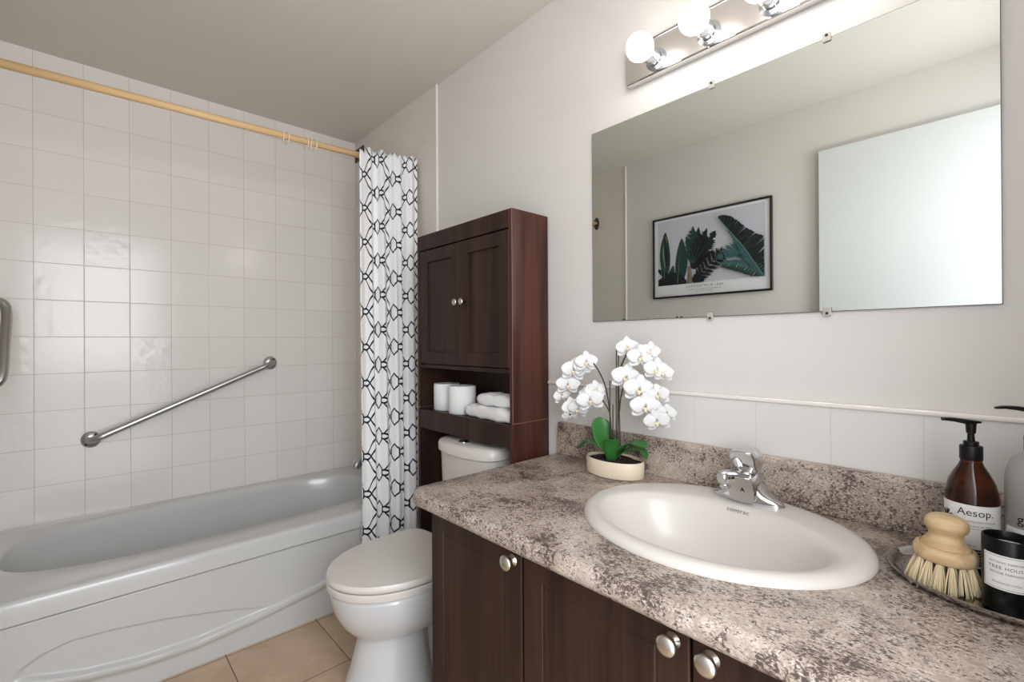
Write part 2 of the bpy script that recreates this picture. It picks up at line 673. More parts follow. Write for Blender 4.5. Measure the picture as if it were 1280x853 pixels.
bcx, bcy = 0.475, 2.436
NA = 200
ths = [2 * PI * i / NA for i in range(NA)]
ths += [math.atan2(y - bcy, x - bcx) % (2 * PI) for x in (TX0, TX1) for y in (TY0, TY1)]
ths = sorted(ths)
rings = []
for ins, z in ((0.02, 0.3345), (0.0, 0.336), (0.0, 0.384), (0.002, 0.394), (0.007, 0.4015), (0.015, 0.4045), (0.035, 0.405)):
    rings.append([(*ray_rect(bcx, bcy, t, TX0 + (0 if ins < .03 else ins * 0.2), TX1 - (0 if ins < .03 else ins * 0.2), TY0 + ins, TY1 - min(ins, 0.012)), z) for t in ths])
for a, bb, n, z, dx in ((0.698, 0.302, 3.0, 0.4035, 0), (0.690, 0.294, 3.0, 0.400, 0), (0.684, 0.288, 3.0, 0.390, 0), (0.677, 0.281, 3.0, 0.36, 0),
                        (0.655, 0.262, 3.0, 0.25, 0.01), (0.62, 0.24, 3.2, 0.12, 0.02), (0.57, 0.205, 3.0, 0.075, 0.03), (0.45, 0.15, 2.6, 0.06, 0.03)):
    rings.append([(*sup(bcx + dx, bcy, t, a, bb, n), z) for t in ths])
b = B(); loft(b, rings, False, True)
obj('tub_basin', b, MAT['acrylic'], tub, angle=50)
# front panel: a grid pushed in and out for the swoosh
Uc = [(-0.165, .165), (-0.131, .195), (-0.089, .217), (-0.028, .231), (0.073, .224), (0.22, .201), (0.388, .163), (0.511, .128), (0.60, 0.106)]
Lc = [(-0.165, .160), (-0.131, .158), (-0.089, .143), (0.003, .116), (0.143, .094), (0.301, .088), (0.481, .103), (0.725, .137), (0.95, .19), (1.25, .27)]


def lerp(tab, x):
    if x <= tab[0][0]: return tab[0][1]
    for (a, va), (c, vc) in zip(tab, tab[1:]):
        if x <= c:
            t = (x - a) / (c - a)
            return va + (vc - va) * t
    return tab[-1][1]


def sstep(a, c, x):
    t = min(1.0, max(0.0, (x - a) / (c - a)))
    return t * t * (3 - 2 * t)


NX, NZ = 260, 110
b = B()
rows = []
for j in range(NZ + 1):
    z = 0.325 * j / NZ
    row = []
    for i in range(NX + 1):
        x = TX0 + (TX1 - TX0) * i / NX
        lo, hi = lerp(Lc, x), lerp(Uc, x)
        y = 2.006
        fade = sstep(-0.165, -0.10, x)
        # recessed field between the two curves
        if x < 0.60:
            k = sstep(lo - 0.002, lo + 0.012, z) * (1 - sstep(hi - 0.005, hi + 0.003, z))
            y += 0.010 * k * fade * (1 - sstep(0.42, 0.60, x))
        # raised rib along the lower curve: flat on top, falling away below
        d = z - lo
        rib = sstep(-0.034, -0.010, d) * (1 - sstep(0.001, 0.007, d))
        y -= 0.0105 * rib * fade
        row.append(b.verts.new((x, y, z)))
    rows.append(row)
for r0, r1 in zip(rows, rows[1:]):
    for i in range(NX):
        b.faces.new((r0[i], r0[i + 1], r1[i + 1], r1[i]))
ext = [b.verts.new((v.co.x, 2.06, v.co.z)) for v in rows[-1]]
for i in range(NX):
    b.faces.new((rows[-1][i], rows[-1][i + 1], ext[i + 1], ext[i]))
obj('front_panel', b, MAT['acrylic'], tub, smooth=True)

# tub spout on the right wall
b = B()
tube(b, spline([(XW - 0.006, 2.47, 0.505), (1.19, 2.47, 0.507), (1.135, 2.47, 0.503), (1.108, 2.47, 0.488), (1.103, 2.47, 0.470)], 6),
     0.024, 20)
tag(obj('tub_spout', b, MAT['steel'], None, smooth=True), 'grey metal tub spout on the right wall by the curtain edge', 'spout')

# ------------------------------------------------------------------ shower rod, rings, curtain
def rod_z(x):
    return 2.026 + (x - XL) * 0.018


rod = thing('curtain_rod', 'pale wooden shower curtain rod spanning the tub alcove', 'curtain rod', (0.467, 2.14, 2.04))
b = B(); tube(b, [(XL + 0.018, 2.14, rod_z(XL)), (0.45, 2.14, rod_z(0.45)), (XW - 0.018, 2.14, rod_z(XW))], 0.0142, 20)
obj('pole', b, MAT['rodwood'], rod, smooth=True)
for x, sg in ((XL + 0.006, 1), (XW - 0.006, -1)):
    b = B()
    lathe(b, [(0.036, 0), (0.036, 0.003 * sg), (0.030, 0.007 * sg), (0.021, 0.009 * sg), (0.021, 0.024 * sg), (0.016, 0.026 * sg)],
          (x, 2.14, rod_z(x)), 28, axis='X', sx=0.62, sy=1.25)
    obj('flange', b, MAT['darkmetal'], rod, angle=40)['label'] = 'tarnished metal wall flange'
for k, (x, lab) in enumerate(((0.640, 'leftmost cream ring bunched on the wooden curtain rod'),
                              (0.656, 'second cream ring from the left on the wooden curtain rod'),
                              (0.735, 'middle cream ring of five on the wooden curtain rod'),
                              (0.752, 'fourth cream ring from the left on the wooden curtain rod'),
                              (0.772, 'cream ring nearest the patterned curtain on the rod'))):
    b = B()
    torus(b, (0, 0, 0), 0.0215, 0.0024, 'X', 28, 8, 1.12)
    b.transform(Matrix.Translation((x, 2.14, rod_z(x) - 0.008)) @ Matrix.Rotation(math.radians((-10, 6, 12, -5, 8)[k]), 4, 'Z'))
    tag(obj('curtain_ring', b, MAT['cream'], None, smooth=True), lab, 'curtain ring', 'loose curtain rings on the rod')


def curtain_sheet(bm, x0, x1, yt0, yt1, zb, amp, nf, phase, uvs=True, nu=240, nv=70, scallop=0.012, back=0.0):
    uvl = bm.loops.layers.uv.new('UVMap')
    # arc length along the mean section
    sec = []
    for i in range(nu + 1):
        s = i / nu
        x = x0 + (x1 - x0) * s
        sec.append((x, s))
    arc = [0.0]
    prev = None
    for x, s in sec:
        w = amp * math.sin(2 * PI * nf * s + phase) + amp * 0.35 * math.sin(2 * PI * nf * 2.3 * s + 1.1)
        if prev:
            arc.append(arc[-1] + math.hypot(x - prev[0], w - prev[1]))
        prev = (x, w)
    grid = []
    for j in range(nv + 1):
        v = j / nv
        row = []
        for i, (x, s) in enumerate(sec):
            hang = yt0 + (yt1 - yt0) * s
            ztop = rod_z(x) + 0.022 - scallop * (1 - abs(math.cos(PI * nf * 1.25 * s + 0.4)) ** 0.6) * 2.2
            z = ztop + (zb - ztop) * v
            zz = max(0.0, min(1.0, (2.03 - z) / 1.62))
            ylow = 1.958 - 0.012 * s
            yc = hang + (ylow - hang) * zz
            a = amp * (0.75 + 0.35 * min(1, v * 3))
            w = a * math.sin(2 * PI * nf * s + phase + 0.5 * math.sin(3.0 * v)) + a * 0.35 * math.sin(2 * PI * nf * 2.3 * s + 1.1 - 0.8 * v)
            xx = x + 0.006 * math.sin(2 * PI * nf * s * 1.0 + 1.0 + 2 * v) - 0.062 * v
            row.append((bm.verts.new((xx, yc + w + back, z)), arc[i], z))
        grid.append(row)
    for r0, r1 in zip(grid, grid[1:]):
        for i in range(nu):
            q = (r0[i], r0[i + 1], r1[i + 1], r1[i])
            f = bm.faces.new([t[0] for t in q])
            for lp, t in zip(f.loops, q):
                lp[uvl].uv = (t[1], t[2])
    return bm


b = B()
curtain_sheet(b, 0.962, 1.236, 2.096, 2.036, 0.16, 0.0145, 4.2, 0.6)
cur = obj('shower_curtain', b, MAT['curtain'], None, smooth=True)
tag(cur, 'white shower curtain with a black trellis pattern, drawn to the right', 'shower curtain')
md = cur.modifiers.new('thickness', 'SOLIDIFY'); md.thickness = 0.0012
b = B()
curtain_sheet(b, 1.02, 1.246, 2.096, 2.066, 0.45, 0.005, 4.0, 1.9, scallop=0.004, back=0.018)
ln = obj('liner', b, MAT['liner'], cur, smooth=True)
ln['label'] = 'plain white liner'

# ------------------------------------------------------------------ grab bars
gb = thing('grab_bar', 'grey metal grab bar slanting across the tiled wall', 'grab bar', (0.4, YB, 0.88))
A0, A1 = Vector((0.030, YB - 0.048, 0.733)), Vector((0.762, YB - 0.048, 1.046))
dd = (A1 - A0).normalized()
b = B()
tube(b, spline([A0 + Vector((-0.006, 0.046, -0.002)), A0 + Vector((0, 0.02, 0)), A0 + dd * 0.03, A0 + dd * 0.08], 6) +
     spline([A1 - dd * 0.08, A1 - dd * 0.03, A1 + Vector((0, 0.02, 0)), A1 + Vector((0.006, 0.046, 0.002))], 6), 0.0145, 18)
obj('bar', b, MAT['steel'], gb, smooth=True)
for P in (A0, A1):
    b = B()
    lathe(b, [(0.036, 0), (0.036, -0.004), (0.031, -0.010), (0.018, -0.013), (0.0155, -0.014)], (P.x, YB, P.z), 30, axis='Y', sx=0.95)
    fl = obj('flange', b, MAT['steel'], gb, angle=40)
    for a in (0.9, 0.9 + PI):
        b = B()
        sph(b, (P.x + 0.026 * math.cos(a), YB - 0.011, P.z + 0.026 * math.sin(a)), 0.0055, u=10, v=6)
        obj('screw_head', b, MAT['darkmetal'], fl, smooth=True)
gb2 = thing('grab_bar', 'grey metal grab bar at the left picture edge, cut by the frame', 'grab bar', (XL, 2.5, 1.15))
b = B()
tube(b, spline([(XL + 0.004, 2.60, 1.315), (-0.26, 2.602, 1.322), (-0.218, 2.598, 1.312), (-0.205, 2.580, 1.27), (-0.205, 2.51, 1.165), (-0.205, 2.445, 1.062),
                (-0.218, 2.425, 1.02), (-0.26, 2.420, 1.008), (XL + 0.004, 2.418, 1.008)], 7), 0.0155, 18)
obj('bar', b, MAT['steel'], gb2, smooth=True)
for y, z in ((2.60, 1.315), (2.418, 1.008)):
    b = B(); lathe(b, [(0.037, 0), (0.037, 0.004), (0.03, 0.010), (0.017, 0.013)], (XL + 0.006, y, z), 28, axis='X')
    obj('flange', b, MAT['steel'], gb2, angle=40)

# ------------------------------------------------------------------ wall vent
vt = thing('wall_vent', 'small brown louvred vent high in the corner above the curtain', 'vent', (XW - 0.006, 2.72, 2.30))
b = B()
y0, y1, z0, z1, xv = 2.668, 2.782, 2.262, 2.338, XW - 0.006
for (a, c, d, e) in ((y0, y1, z0, z0 + .012), (y0, y1, z1 - .012, z1), (y0, y0 + .012, z0, z1), (y1 - .012, y1, z0, z1)):
    box(b, xv - 0.007, xv, a, c, d, e, 0.001, 1)
obj('vent_frame', b, MAT['vent'], vt)
b = B()
for k in range(4):
    z = z0 + 0.018 + k * 0.0135
    t = bmesh.new(); box(t, -0.006, 0.0, y0 + 0.01, y1 - 0.01, -0.0012, 0.0012)
    t.transform(Matrix.Translation((xv - 0.0005, 0, z)) @ Matrix.Rotation(0.7, 4, 'Y')); join(b, t)
obj('louvres', b, MAT['vent'], vt)
b = B(); box(b, xv - 0.001, xv, y0, y1, z0, z1); obj('duct', b, MAT['ventdark'], vt)

# ------------------------------------------------------------------ over-toilet cabinet
CX0, CX1, CY0, CY1, CT = 1.074, 1.252, 1.168, 1.774, 1.609
cab = thing('over_toilet_cabinet', 'tall dark wood cabinet with two doors standing over the toilet', 'cabinet', (1.16, 1.47, 0))
ES, MH = MAT['espresso'], MAT['mahogany']
for y0, y1 in ((CY0, CY0 + 0.016), (CY1 - 0.016, CY1)):
    b = B(); box(b, CX0, CX1, y0, y1, 0.876, CT, 0.0012, 1); obj('side_panel', b, MH if y0 < 1.5 else ES, cab)
    b = B(); box(b, CX0, CX1, y0, y1, 0.0, 0.8735, 0.0012, 1); obj('leg_panel', b, MH if y0 < 1.5 else ES, cab)
yi0, yi1 = CY0 + 0.0165, CY1 - 0.0165
b = B(); box(b, CX0 + 0.002, CX1, yi0, yi1, CT - 0.016, CT - 0.001); obj('top_board', b, ES, cab)
b = B(); box(b, CX0, CX0 + 0.016, yi0, yi1, 1.546, CT, 0.001, 1); obj('top_rail', b, ES, cab)
b = B(); box(b, CX0 + 0.004, CX1, yi0, yi1, 1.046, 1.061, 0.001, 1); obj('bottom_board', b, ES, cab)
b = B(); box(b, CX1 - 0.006, CX1, yi0, yi1, 0.852, CT - 0.016); obj('back_panel', b, ES, cab)
b = B(); box(b, CX0 + 0.016, CX1 - 0.006, yi0, yi1, 0.850, 0.866); obj('shelf', b, ES, cab)
b = B(); box(b, CX0, CX0 + 0.016, yi0, yi1, 0.789, 0.868, 0.0012, 1); obj('shelf_rail', b, ES, cab)
for y0, y1, ky in ((1.1865, 1.4685, 1.434), (1.4715, 1.7555, 1.475)):
    b = B()
    rect_rings_door(b, CX0 + 0.001, y0, y1, 1.064, 1.541, 0.016, [(0, 0.0015), (0.0015, 0), (0.050, 0), (0.0515, 0.008), (0.053, 0.008)])
    d = obj('cabinet_door', b, ES, cab)
    b = B()
    lathe(b, [(0.005, 0.001), (0.005, -0.012), (0.011, -0.014), (0.0135, -0.019), (0.0125, -0.024), (0.007, -0.027), (0.001, -0.028)], (CX0 + 0.001, ky, 1.308), 24, axis='X')
    obj('knob', b, MAT['nickel'], d, smooth=True)

b = B(); box(b, CX0 - 0.0004, CX0 + 0.0008, CY0 - 0.0004, CY0 + 0.0010, 0.876, CT); obj('edge_band', b, plain('worn_pale_edge', srgb(150, 118, 100), 0.5), cab)
b = B(); box(b, CX0 + 0.001, CX1, CY0 - 0.0004, CY0 + 0.004, 0.8735, 0.876); obj('joint_strip', b, plain('worn_joint', srgb(120, 88, 74), 0.5), cab)

# toilet rolls and towels on the open shelf
for (x, y, lab) in ((1.160, 1.681, 'white toilet roll standing at the left end of the open shelf'),
                    (1.144, 1.548, 'white toilet roll standing next to the folded towels')):
    r = thing('toilet_roll', lab, 'toilet roll', (x, y, 0.8665), 'toilet rolls on the open shelf')
    b = B()
    lathe(b, [(0.021, 0.0), (0.053, 0.0), (0.0555, 0.003), (0.0555, 0.108), (0.053, 0.111), (0.021, 0.111), (0.021, 0.0)], (x, y, 0.8665), 44, cap0=False, cap1=False)
    obj('paper', b, MAT['paper'], r, angle=40)
    b = B()
    lathe(b, [(0.0208, 0.001), (0.0208, 0.110), (0.0195, 0.110), (0.0195, 0.001), (0.0208, 0.001)], (x, y, 0.8665), 30, cap0=False, cap1=False)
    obj('cardboard_core', b, plain('grey_cardboard', srgb(176, 160, 140), 0.9), r, smooth=True)


def folded(name, lab, x0, x1, y0, y1, z0, h, layers, seed, grp):
    """a towel folded over: each layer a plump slab whose left end turns over into the next"""
    rr = random.Random(seed)
    b = B()
    hl = h / layers
    for L in range(layers):
        rings = []
        n = 26
        zc = z0 + hl * (L + 0.5)
        for i in range(n + 1):
            s = i / n
            y = y0 + (y1 - y0) * s
            e = min(1.0, math.sin(PI * min(1.0, max(0.0, s * 0.96 + 0.02))) * 5.0) ** 0.5
            rx = (x1 - x0) / 2 * (0.965 + 0.035 * e) + 0.002 * math.sin(9 * s + L)
            rz = hl * 0.58 * e * (1 + 0.10 * math.sin(17 * s + seed) + 0.06 * math.sin(31 * s + L))
            dx = 0.005 * math.sin(5 * s + L * 2 + seed) - 0.004 * L
            ring = []
            for k in range(28):
                a = 2 * PI * k / 28
                c, si = math.cos(a), math.sin(a)
                px = (abs(c) ** 0.45) * (1 if c >= 0 else -1) * rx
                pz = (abs(si) ** 0.65) * (1 if si >= 0 else -1) * rz
                ring.append(((x0 + x1) / 2 + dx + px, y, max(z0 + 0.0003, zc + pz + 0.0012 * math.sin(13 * s + 3 * k) * (0 if zc + pz < z0 + .004 else 1))))
            rings.append(ring)
        loft(b, rings)
    o = obj(name, b, MAT['terry'], None, smooth=True)
    return tag(o, lab, 'towel', grp)


folded('folded_towel', 'larger folded white towel lying flat on the open shelf', 1.092, 1.228, 1.198, 1.468, 0.8665, 0.047, 1, 3, 'white towels on the open shelf')
folded('folded_towel', 'smaller rolled white towel on top of the larger folded one', 1.100, 1.190, 1.196, 1.400, 0.9195, 0.040, 1, 8, 'white towels on the open shelf')

# ------------------------------------------------------------------ toilet
TYC = 1.448
toi = thing('toilet', 'white toilet with closed lid between the tub and the vanity', 'toilet', (0.85, TYC, 0))


def egg(xf, xb, hw, z, n=64, sq=3.2, fr=0.56):
    """egg plan: round front, squarer back"""
    xc = xf + (xb - xf) * fr
    out = []
    for i in range(n):
        a = 2 * PI * i / n
        c, s = math.cos(a), math.sin(a)
        if c < 0:
            x = xc + (xc - xf) * c
            y = hw * s
        else:
            r = (abs(c) ** sq + abs(s) ** sq) ** (-1 / sq)
            x = xc + (xb - xc) * c * r
            y = hw * s * r
        out.append((x, TYC + y, z))
    return out


lv = [(.600, .905, .128, 0.0), (.600, .905, .128, .012), (.612, .900, .121, .05), (.634, .893, .108, .11), (.650, .888, .099, .17), (.657, .886, .096, .208), (.655, .888, .098, .2165),
      (.638, .96, .122, .2215), (.620, .985, .142, .236), (.600, .99, .160, .265), (.583, .99, .173, .30), (.573, .985, .180, .34), (.571, .985, .182, .362), (.578, .985, .176, .371)]
b = B(); loft(b, [egg(a, c, d, z, sq=2.3 if z < .2165 else 3.2) for a, c, d, z in lv])
obj('bowl', b, MAT['porcelain_shaded'], toi, angle=35)
b = B(); box(b, 0.93, 1.235, TYC - 0.115, TYC + 0.115, 0.17, 0.385, 0.03, 4)
box(b, 0.88, 1.19, TYC - 0.055, TYC + 0.055, 0.0005, 0.20, 0.02, 4)
obj('rear_deck', b, MAT['porcelain_shaded'], toi, smooth=True)
b = B(); loft(b, [egg(.580, .985, .174, .371, sq=6.0), egg(.578, .985, .176, .3750, sq=6.0), egg(.563, .987, .186, .3775, sq=6.0), egg(.561, .987, .187, .382, sq=6.0), egg(.561, .987, .187, .395, sq=6.0), egg(.566, .985, .184, .399, sq=6.0), egg(.580, .985, .172, .3995, sq=6.0)])
obj('seat', b, MAT['biscuit'], toi, angle=35)
b = B(); loft(b, [egg(.582, .985, .170, .3995, sq=6.0), egg(.579, .985, .174, .4030, sq=6.0), egg(.563, .988, .186, .4045, sq=6.0), egg(.560, .988, .188, .408, sq=6.0), egg(.560, .988, .188, .418, sq=6.0), egg(.565, .986, .185, .4245, sq=6.0), egg(.60, .96, .155, .4275, sq=6.0), egg(.68, .9, .08, .4285, sq=6.0)])
obj('lid', b, MAT['biscuit'], toi, angle=40)
for s in (-1, 1):
    b = B(); box(b, 0.975, 1.005, TYC + s * 0.075 - 0.014, TYC + s * 0.075 + 0.014, 0.386, 0.42, 0.006, 3)
    obj('hinge', b, MAT['biscuit'], toi, smooth=True)


def tank_ring(x0, x1, hw, bow, z, n=72, r=0.05):
    """bowed-front tank plan"""
    out = []
    for i in range(n):
        a = 2 * PI * i / n
        c, s = math.cos(a), math.sin(a)
        m = 5.0
        k = (abs(c) ** m + abs(s) ** m) ** (-1 / m)
        xx, yy = c * k, s * k
        x = (x0 + x1) / 2 + xx * (x1 - x0) / 2
        if xx < 0:
            x += bow * (yy * yy) * (-xx)
        out.append((x, TYC + yy * hw, z))
    return out


b = B()
loft(b, [tank_ring(1.066, 1.232, .150, .02, .386), tank_ring(1.060, 1.235, .158, .022, .40), tank_ring(1.045, 1.238, .166, .026, .60), tank_ring(1.040, 1.238, .169, .028, .723)])
obj('tank', b, MAT['biscuit'], toi, angle=40)
b = B()
loft(b, [tank_ring(1.036, 1.240, .172, .030, .7235), tank_ring(1.028, 1.243, .178, .032, .728), tank_ring(1.028, 1.243, .178, .032, .752), tank_ring(1.034, 1.240, .174, .032, .763),
         tank_ring(1.048, 1.234, .164, .03, .769), tank_ring(1.09, 1.21, .12, .02, .7705)])
tl = obj('tank_lid', b, MAT['biscuit'], toi, angle=50)
b = B(); lathe(b, [(0.021, 0), (0.021, 0.003), (0.0175, 0.005), (0.0165, 0.004), (0.001, 0.0045)], (1.082, TYC + 0.01, 0.7695), 28)
obj('flush_button', b, MAT['chrome'], toi, smooth=True)

# ------------------------------------------------------------------ vanity cabinet
VX, VY1, VY0 = 0.690, 1.075, YF + 0.003
van = thing('vanity_cabinet', 'dark wood vanity cabinet below the speckled counter', 'cabinet', (0.97, 0.45, 0))
b = B()
box(b, VX + 0.019, 0.706 + 0.02, VY0, VY1, 0.10, 0.7195)          # face frame
box(b, 0.726, 1.252, VY1 - 0.016, VY1, 0.0, 0.7195)
box(b, 0.726, 1.252, VY0, VY0 + 0.016, 0.0, 0.7195)
box(b, 0.726, 1.252, VY0 + 0.016, VY1 - 0.016, 0.10, 0.116)
obj('carcass', b, ES, van)
b = B(); box(b, 0.75, 0.765, VY0 + 0.016, VY1 - 0.016, 0.0, 0.10); obj('toe_kick', b, MAT['toe_board'], van)
for y0, y1, ky in ((0.7265, VY1, 0.752), (0.3515, 0.7205, 0.378), (-0.035, 0.3465, 0.316)):
    b = B()
    rect_rings_door(b, VX, y0, y1, 0.112, 0.716, 0.019,
                    [(0, 0.002), (0.002, 0), (0.054, 0), (0.0552, 0.002), (0.0585, 0.002), (0.061, 0.0003), (0.070, 0.0003)])
    d = obj('cabinet_door', b, ES, van)
    b = B()
    lathe(b, [(0.0135, 0.0), (0.0135, -0.003), (0.0075, -0.005), (0.0065, -0.014), (0.010, -0.017), (0.0168, -0.020), (0.0175, -0.023), (0.0155, -0.027), (0.009, -0.0295), (0.001, -0.030)],
          (VX, ky, 0.681), 32, axis='X')
    obj('knob', b, MAT['nickel'], d, smooth=True)
b = B(); box(b, VX + 0.003, VX + 0.018, VY0, -0.040, 0.112, 0.716, 0.0015, 1); obj('filler_panel', b, ES, van)

# counter with a hole for the basin
ctr = thing('countertop', 'speckled grey-brown laminate counter with low backsplash', 'countertop', (0.96, 0.45, 0.72))
SX, SY, SZ = 0.992, 0.4545, 0.760
KX0, KX1, KY0, KY1 = 0.648, XW - 0.007, YF + 0.002, 1.132


def outline(d):
    r = 0.045
    x0, x1, y0, y1 = KX0 + d, KX1, KY0, KY1 - d
    rr = max(r - d, 0.004)
    pts = [(x0, y0), (x1, y0), (x1, y1)]
    for i in range(9):
        a = PI / 2 + (PI / 2) * i / 8
        pts.append((x0 + rr + rr * math.cos(a), y1 - rr + rr * math.sin(a)))
    return pts


def ray_poly(cx, cy, th, pts):
    c, s = math.cos(th), math.sin(th)
    best = None
    for (ax, ay), (bx, by) in zip(pts, pts[1:] + pts[:1]):
        ex, ey = bx - ax, by - ay
        den = c * ey - s * ex
        if abs(den) < 1e-12:
            continue
        t = ((ax - cx) * ey - (ay - cy) * ex) / den
        u = ((ax - cx) * s - (ay - cy) * c) / den
        if t > 0 and -1e-9 <= u <= 1 + 1e-9:
            if best is None or t < best:
                best = t
    return cx + c * best, cy + s * best


ths = [2 * PI * i / 180 for i in range(180)]
for px, py in outline(0.0):
    ths.append(math.atan2(py - SY, px - SX) % (2 * PI))
ths = sorted(set(round(t, 7) for t in ths))
rings = []
HX, HY = 0.215, 0.258
rings.append([(SX + HX * math.cos(t), SY + HY * math.sin(t), 0.7205) for t in ths])
for d, z in ((0.012, 0.7205), (0.004, 0.7225), (0.0, 0.730), (0.0, 0.744), (0.003, 0.753), (0.009, 0.7585), (0.018, 0.760)):
    rings.append([(*ray_poly(SX, SY, t, outline(d)), z) for t in ths])
rings.append([(SX + HX * math.cos(t), SY + HY * math.sin(t), 0.760) for t in ths])
rings.append(rings[0])
b = B(); loft(b, rings, False, False)
bmesh.ops.remove_doubles(b, verts=b.verts[:], dist=1e-6)
obj('worktop', b, MAT['granite'], ctr, angle=60)
b = B()
prof = [(XW - 0.007, 0.7602), (XW - 0.025, 0.7602), (XW - 0.0265, 0.763), (XW - 0.0265, 0.860), (XW - 0.024, 0.868), (XW - 0.019, 0.871), (XW - 0.007, 0.871)]
loft(b, [[(x, y, z) for x, z in prof] for y in (KY0, 1.110)])
obj('backsplash', b, MAT['granite'], ctr)

# ------------------------------------------------------------------ sink
snk = thing('sink', 'oval warm-white basin set into the speckled counter', 'sink', (SX, SY, SZ))
ths = [2 * PI * i / 96 for i in range(96)]
rings = []
OX, OY = 0.2405, 0.286


def el(cx, cy, a, bb, z, n=2.0):
    return [(*sup(cx, cy, t, a, bb, n), z) for t in ths]


rings += [el(SX, SY, OX - 0.012, OY - 0.012, 0.7603), el(SX, SY, OX, OY, 0.7605), el(SX, SY, OX, OY, 0.7635), el(SX, SY, OX - 0.004, OY - 0.004, 0.770),
          el(SX - 0.002, SY, OX - 0.013, OY - 0.013, 0.7745), el(SX - 0.004, SY, OX - 0.024, OY - 0.024, 0.7757)]
bx = 0.955
rings += [el(bx + .004, SY, 0.172, 0.238, 0.7745), el(bx, SY, 0.160, 0.230, 0.771), el(bx, SY, 0.150, 0.220, 0.760), el(bx + 0.002, SY, 0.138, 0.207, 0.735),
          el(bx + 0.004, SY, 0.122, 0.184, 0.695), el(bx + 0.006, SY, 0.099, 0.149, 0.660), el(bx + 0.008, SY, 0.066, 0.095, 0.640, 2.0), el(bx + 0.01, SY, 0.026, 0.026, 0.634, 2.0), el(bx + 0.01, SY, 0.022, 0.022, 0.633)]
rings += [el(bx + 0.01, SY, 0.022, 0.022, 0.620)]
b = B(); loft(b, rings, False, True)
sb = obj('basin', b, MAT['biscuit'], snk, angle=60)
b = B(); lathe(b, [(0.0235, 0.0), (0.0235, 0.002), (0.019, 0.003), (0.016, 0.001), (0.001, 0.0015)], (bx + 0.01, SY, 0.634), 28)
obj('drain', b, MAT['chrome'], snk, smooth=True)
b = text_bm('contrac', 0.0145, 'CENTER', 1.12)
for v in b.verts:
    tx, ty = v.co.x, v.co.y
    v.co = Vector((1.1045 + 0.67 * ty - 0.0012, 0.444 - tx, 0.7600 + 0.74 * ty + 0.0012))
obj('lettering', b, MAT['ink'], snk)

# ------------------------------------------------------------------ faucet
FX, FY, FZ = 1.168, 0.446, 0.7745
fau = thing('faucet', 'chrome single-lever faucet on the back of the sink', 'faucet', (FX, FY, FZ))
b = B()
rings = []
NS = 33
for i in range(NS):
    s = -1 + 2 * i / (NS - 1)
    y = 0.081 * s
    e = max(0.02, 1 - abs(s) ** 3.2) ** 0.5
    hx = 0.0285 * e * (0.82 + 0.25 * math.exp(-(y / 0.035) ** 2))
    h = 0.019 * e + 0.056 * math.exp(-(abs(y) / 0.0295) ** 2.4) + 0.012 * max(0, 1 - abs(s)) ** 1.2
    ring = []
    for k in range(24):
        a = PI * k / 23
        c, si = math.cos(a), math.sin(a)
        ring.append((FX + hx * (abs(c) ** 0.7) * (1 if c >= 0 else -1) * (1 if h < 0.03 else 1), FY + y, FZ + h * (si ** 0.45)))
    rings.append(ring)
loft(b, rings, True, True)
fb = obj('base', b, MAT['chrome'], fau, angle=50)


def srect(x, cy, cz, hw, hh, m=4.0, n=28, lean=0.0):
    out = []
    for k in range(n):
        a = 2 * PI * k / n
        c, si = math.cos(a), math.sin(a)
        r = (abs(c) ** m + abs(si) ** m) ** (-1 / m)
        out.append((x + lean * si * r * hh, cy + hw * c * r, cz + hh * si * r))
    return out


b = B()
loft(b, [srect(FX + 0.026, FY, FZ + 0.034, 0.022, 0.030), srect(FX + 0.020, FY, FZ + 0.036, 0.029, 0.034), srect(FX - 0.010, FY, FZ + 0.036, 0.0305, 0.034),
         srect(FX - 0.036, FY, FZ + 0.034, 0.0295, 0.031, 5, lean=-0.10), srect(FX - 0.041, FY, FZ + 0.033, 0.0275, 0.028, 5, lean=-0.10)])
sp = obj('body', b, MAT['chrome'], fau, angle=50)
b = B(); tube(b, spline([(FX - 0.012, FY + 0.010, FZ + 0.052), (FX - 0.036, FY + 0.028, FZ + 0.056), (FX - 0.056, FY + 0.040, FZ + 0.055)], 5), [0.0180] * 5 + [0.0175] * 4 + [0.0165, 0.0145], 22)
so = obj('spout', b, MAT['chrome'], fau, angle=50)
b = B(); lathe(b, [(0.0105, 0), (0.0105, -0.012), (0.0085, -0.013), (0.001, -0.013)], (FX - 0.047, FY + 0.034, FZ + 0.045), 20); obj('aerator', b, MAT['chrome'], so, smooth=True)
b = B()
lathe(b, [(0.0245, 0.062), (0.0245, 0.074), (0.022, 0.079)], (FX + 0.004, FY, FZ), 30)
loft(b, [srect(FX + 0.034, FY, FZ + 0.090, 0.012, 0.012, 3), srect(FX + 0.029, FY, FZ + 0.095, 0.022, 0.024, 3), srect(FX + 0.012, FY, FZ + 0.0985, 0.0295, 0.030, 3, lean=-0.1),
         srect(FX - 0.010, FY, FZ + 0.0970, 0.0300, 0.0290, 5, lean=-0.25), srect(FX - 0.028, FY, FZ + 0.0945, 0.0285, 0.0260, 6, lean=-0.35), srect(FX - 0.032, FY, FZ + 0.094, 0.0262, 0.0235, 6, lean=-0.35)])
obj('lever', b, MAT['chrome'], fau, angle=50)
b = B()
t = text_bm('A', 0.014); t.transform(Matrix.Translation((FX - 0.0425, FY - 0.004, FZ + 0.030)) @ Matrix.Rotation(-PI / 2, 4, 'Z') @ Matrix.Rotation(PI / 2, 4, 'X')); join(b, t)
obj('emblem', b, MAT['blackink'], sp)

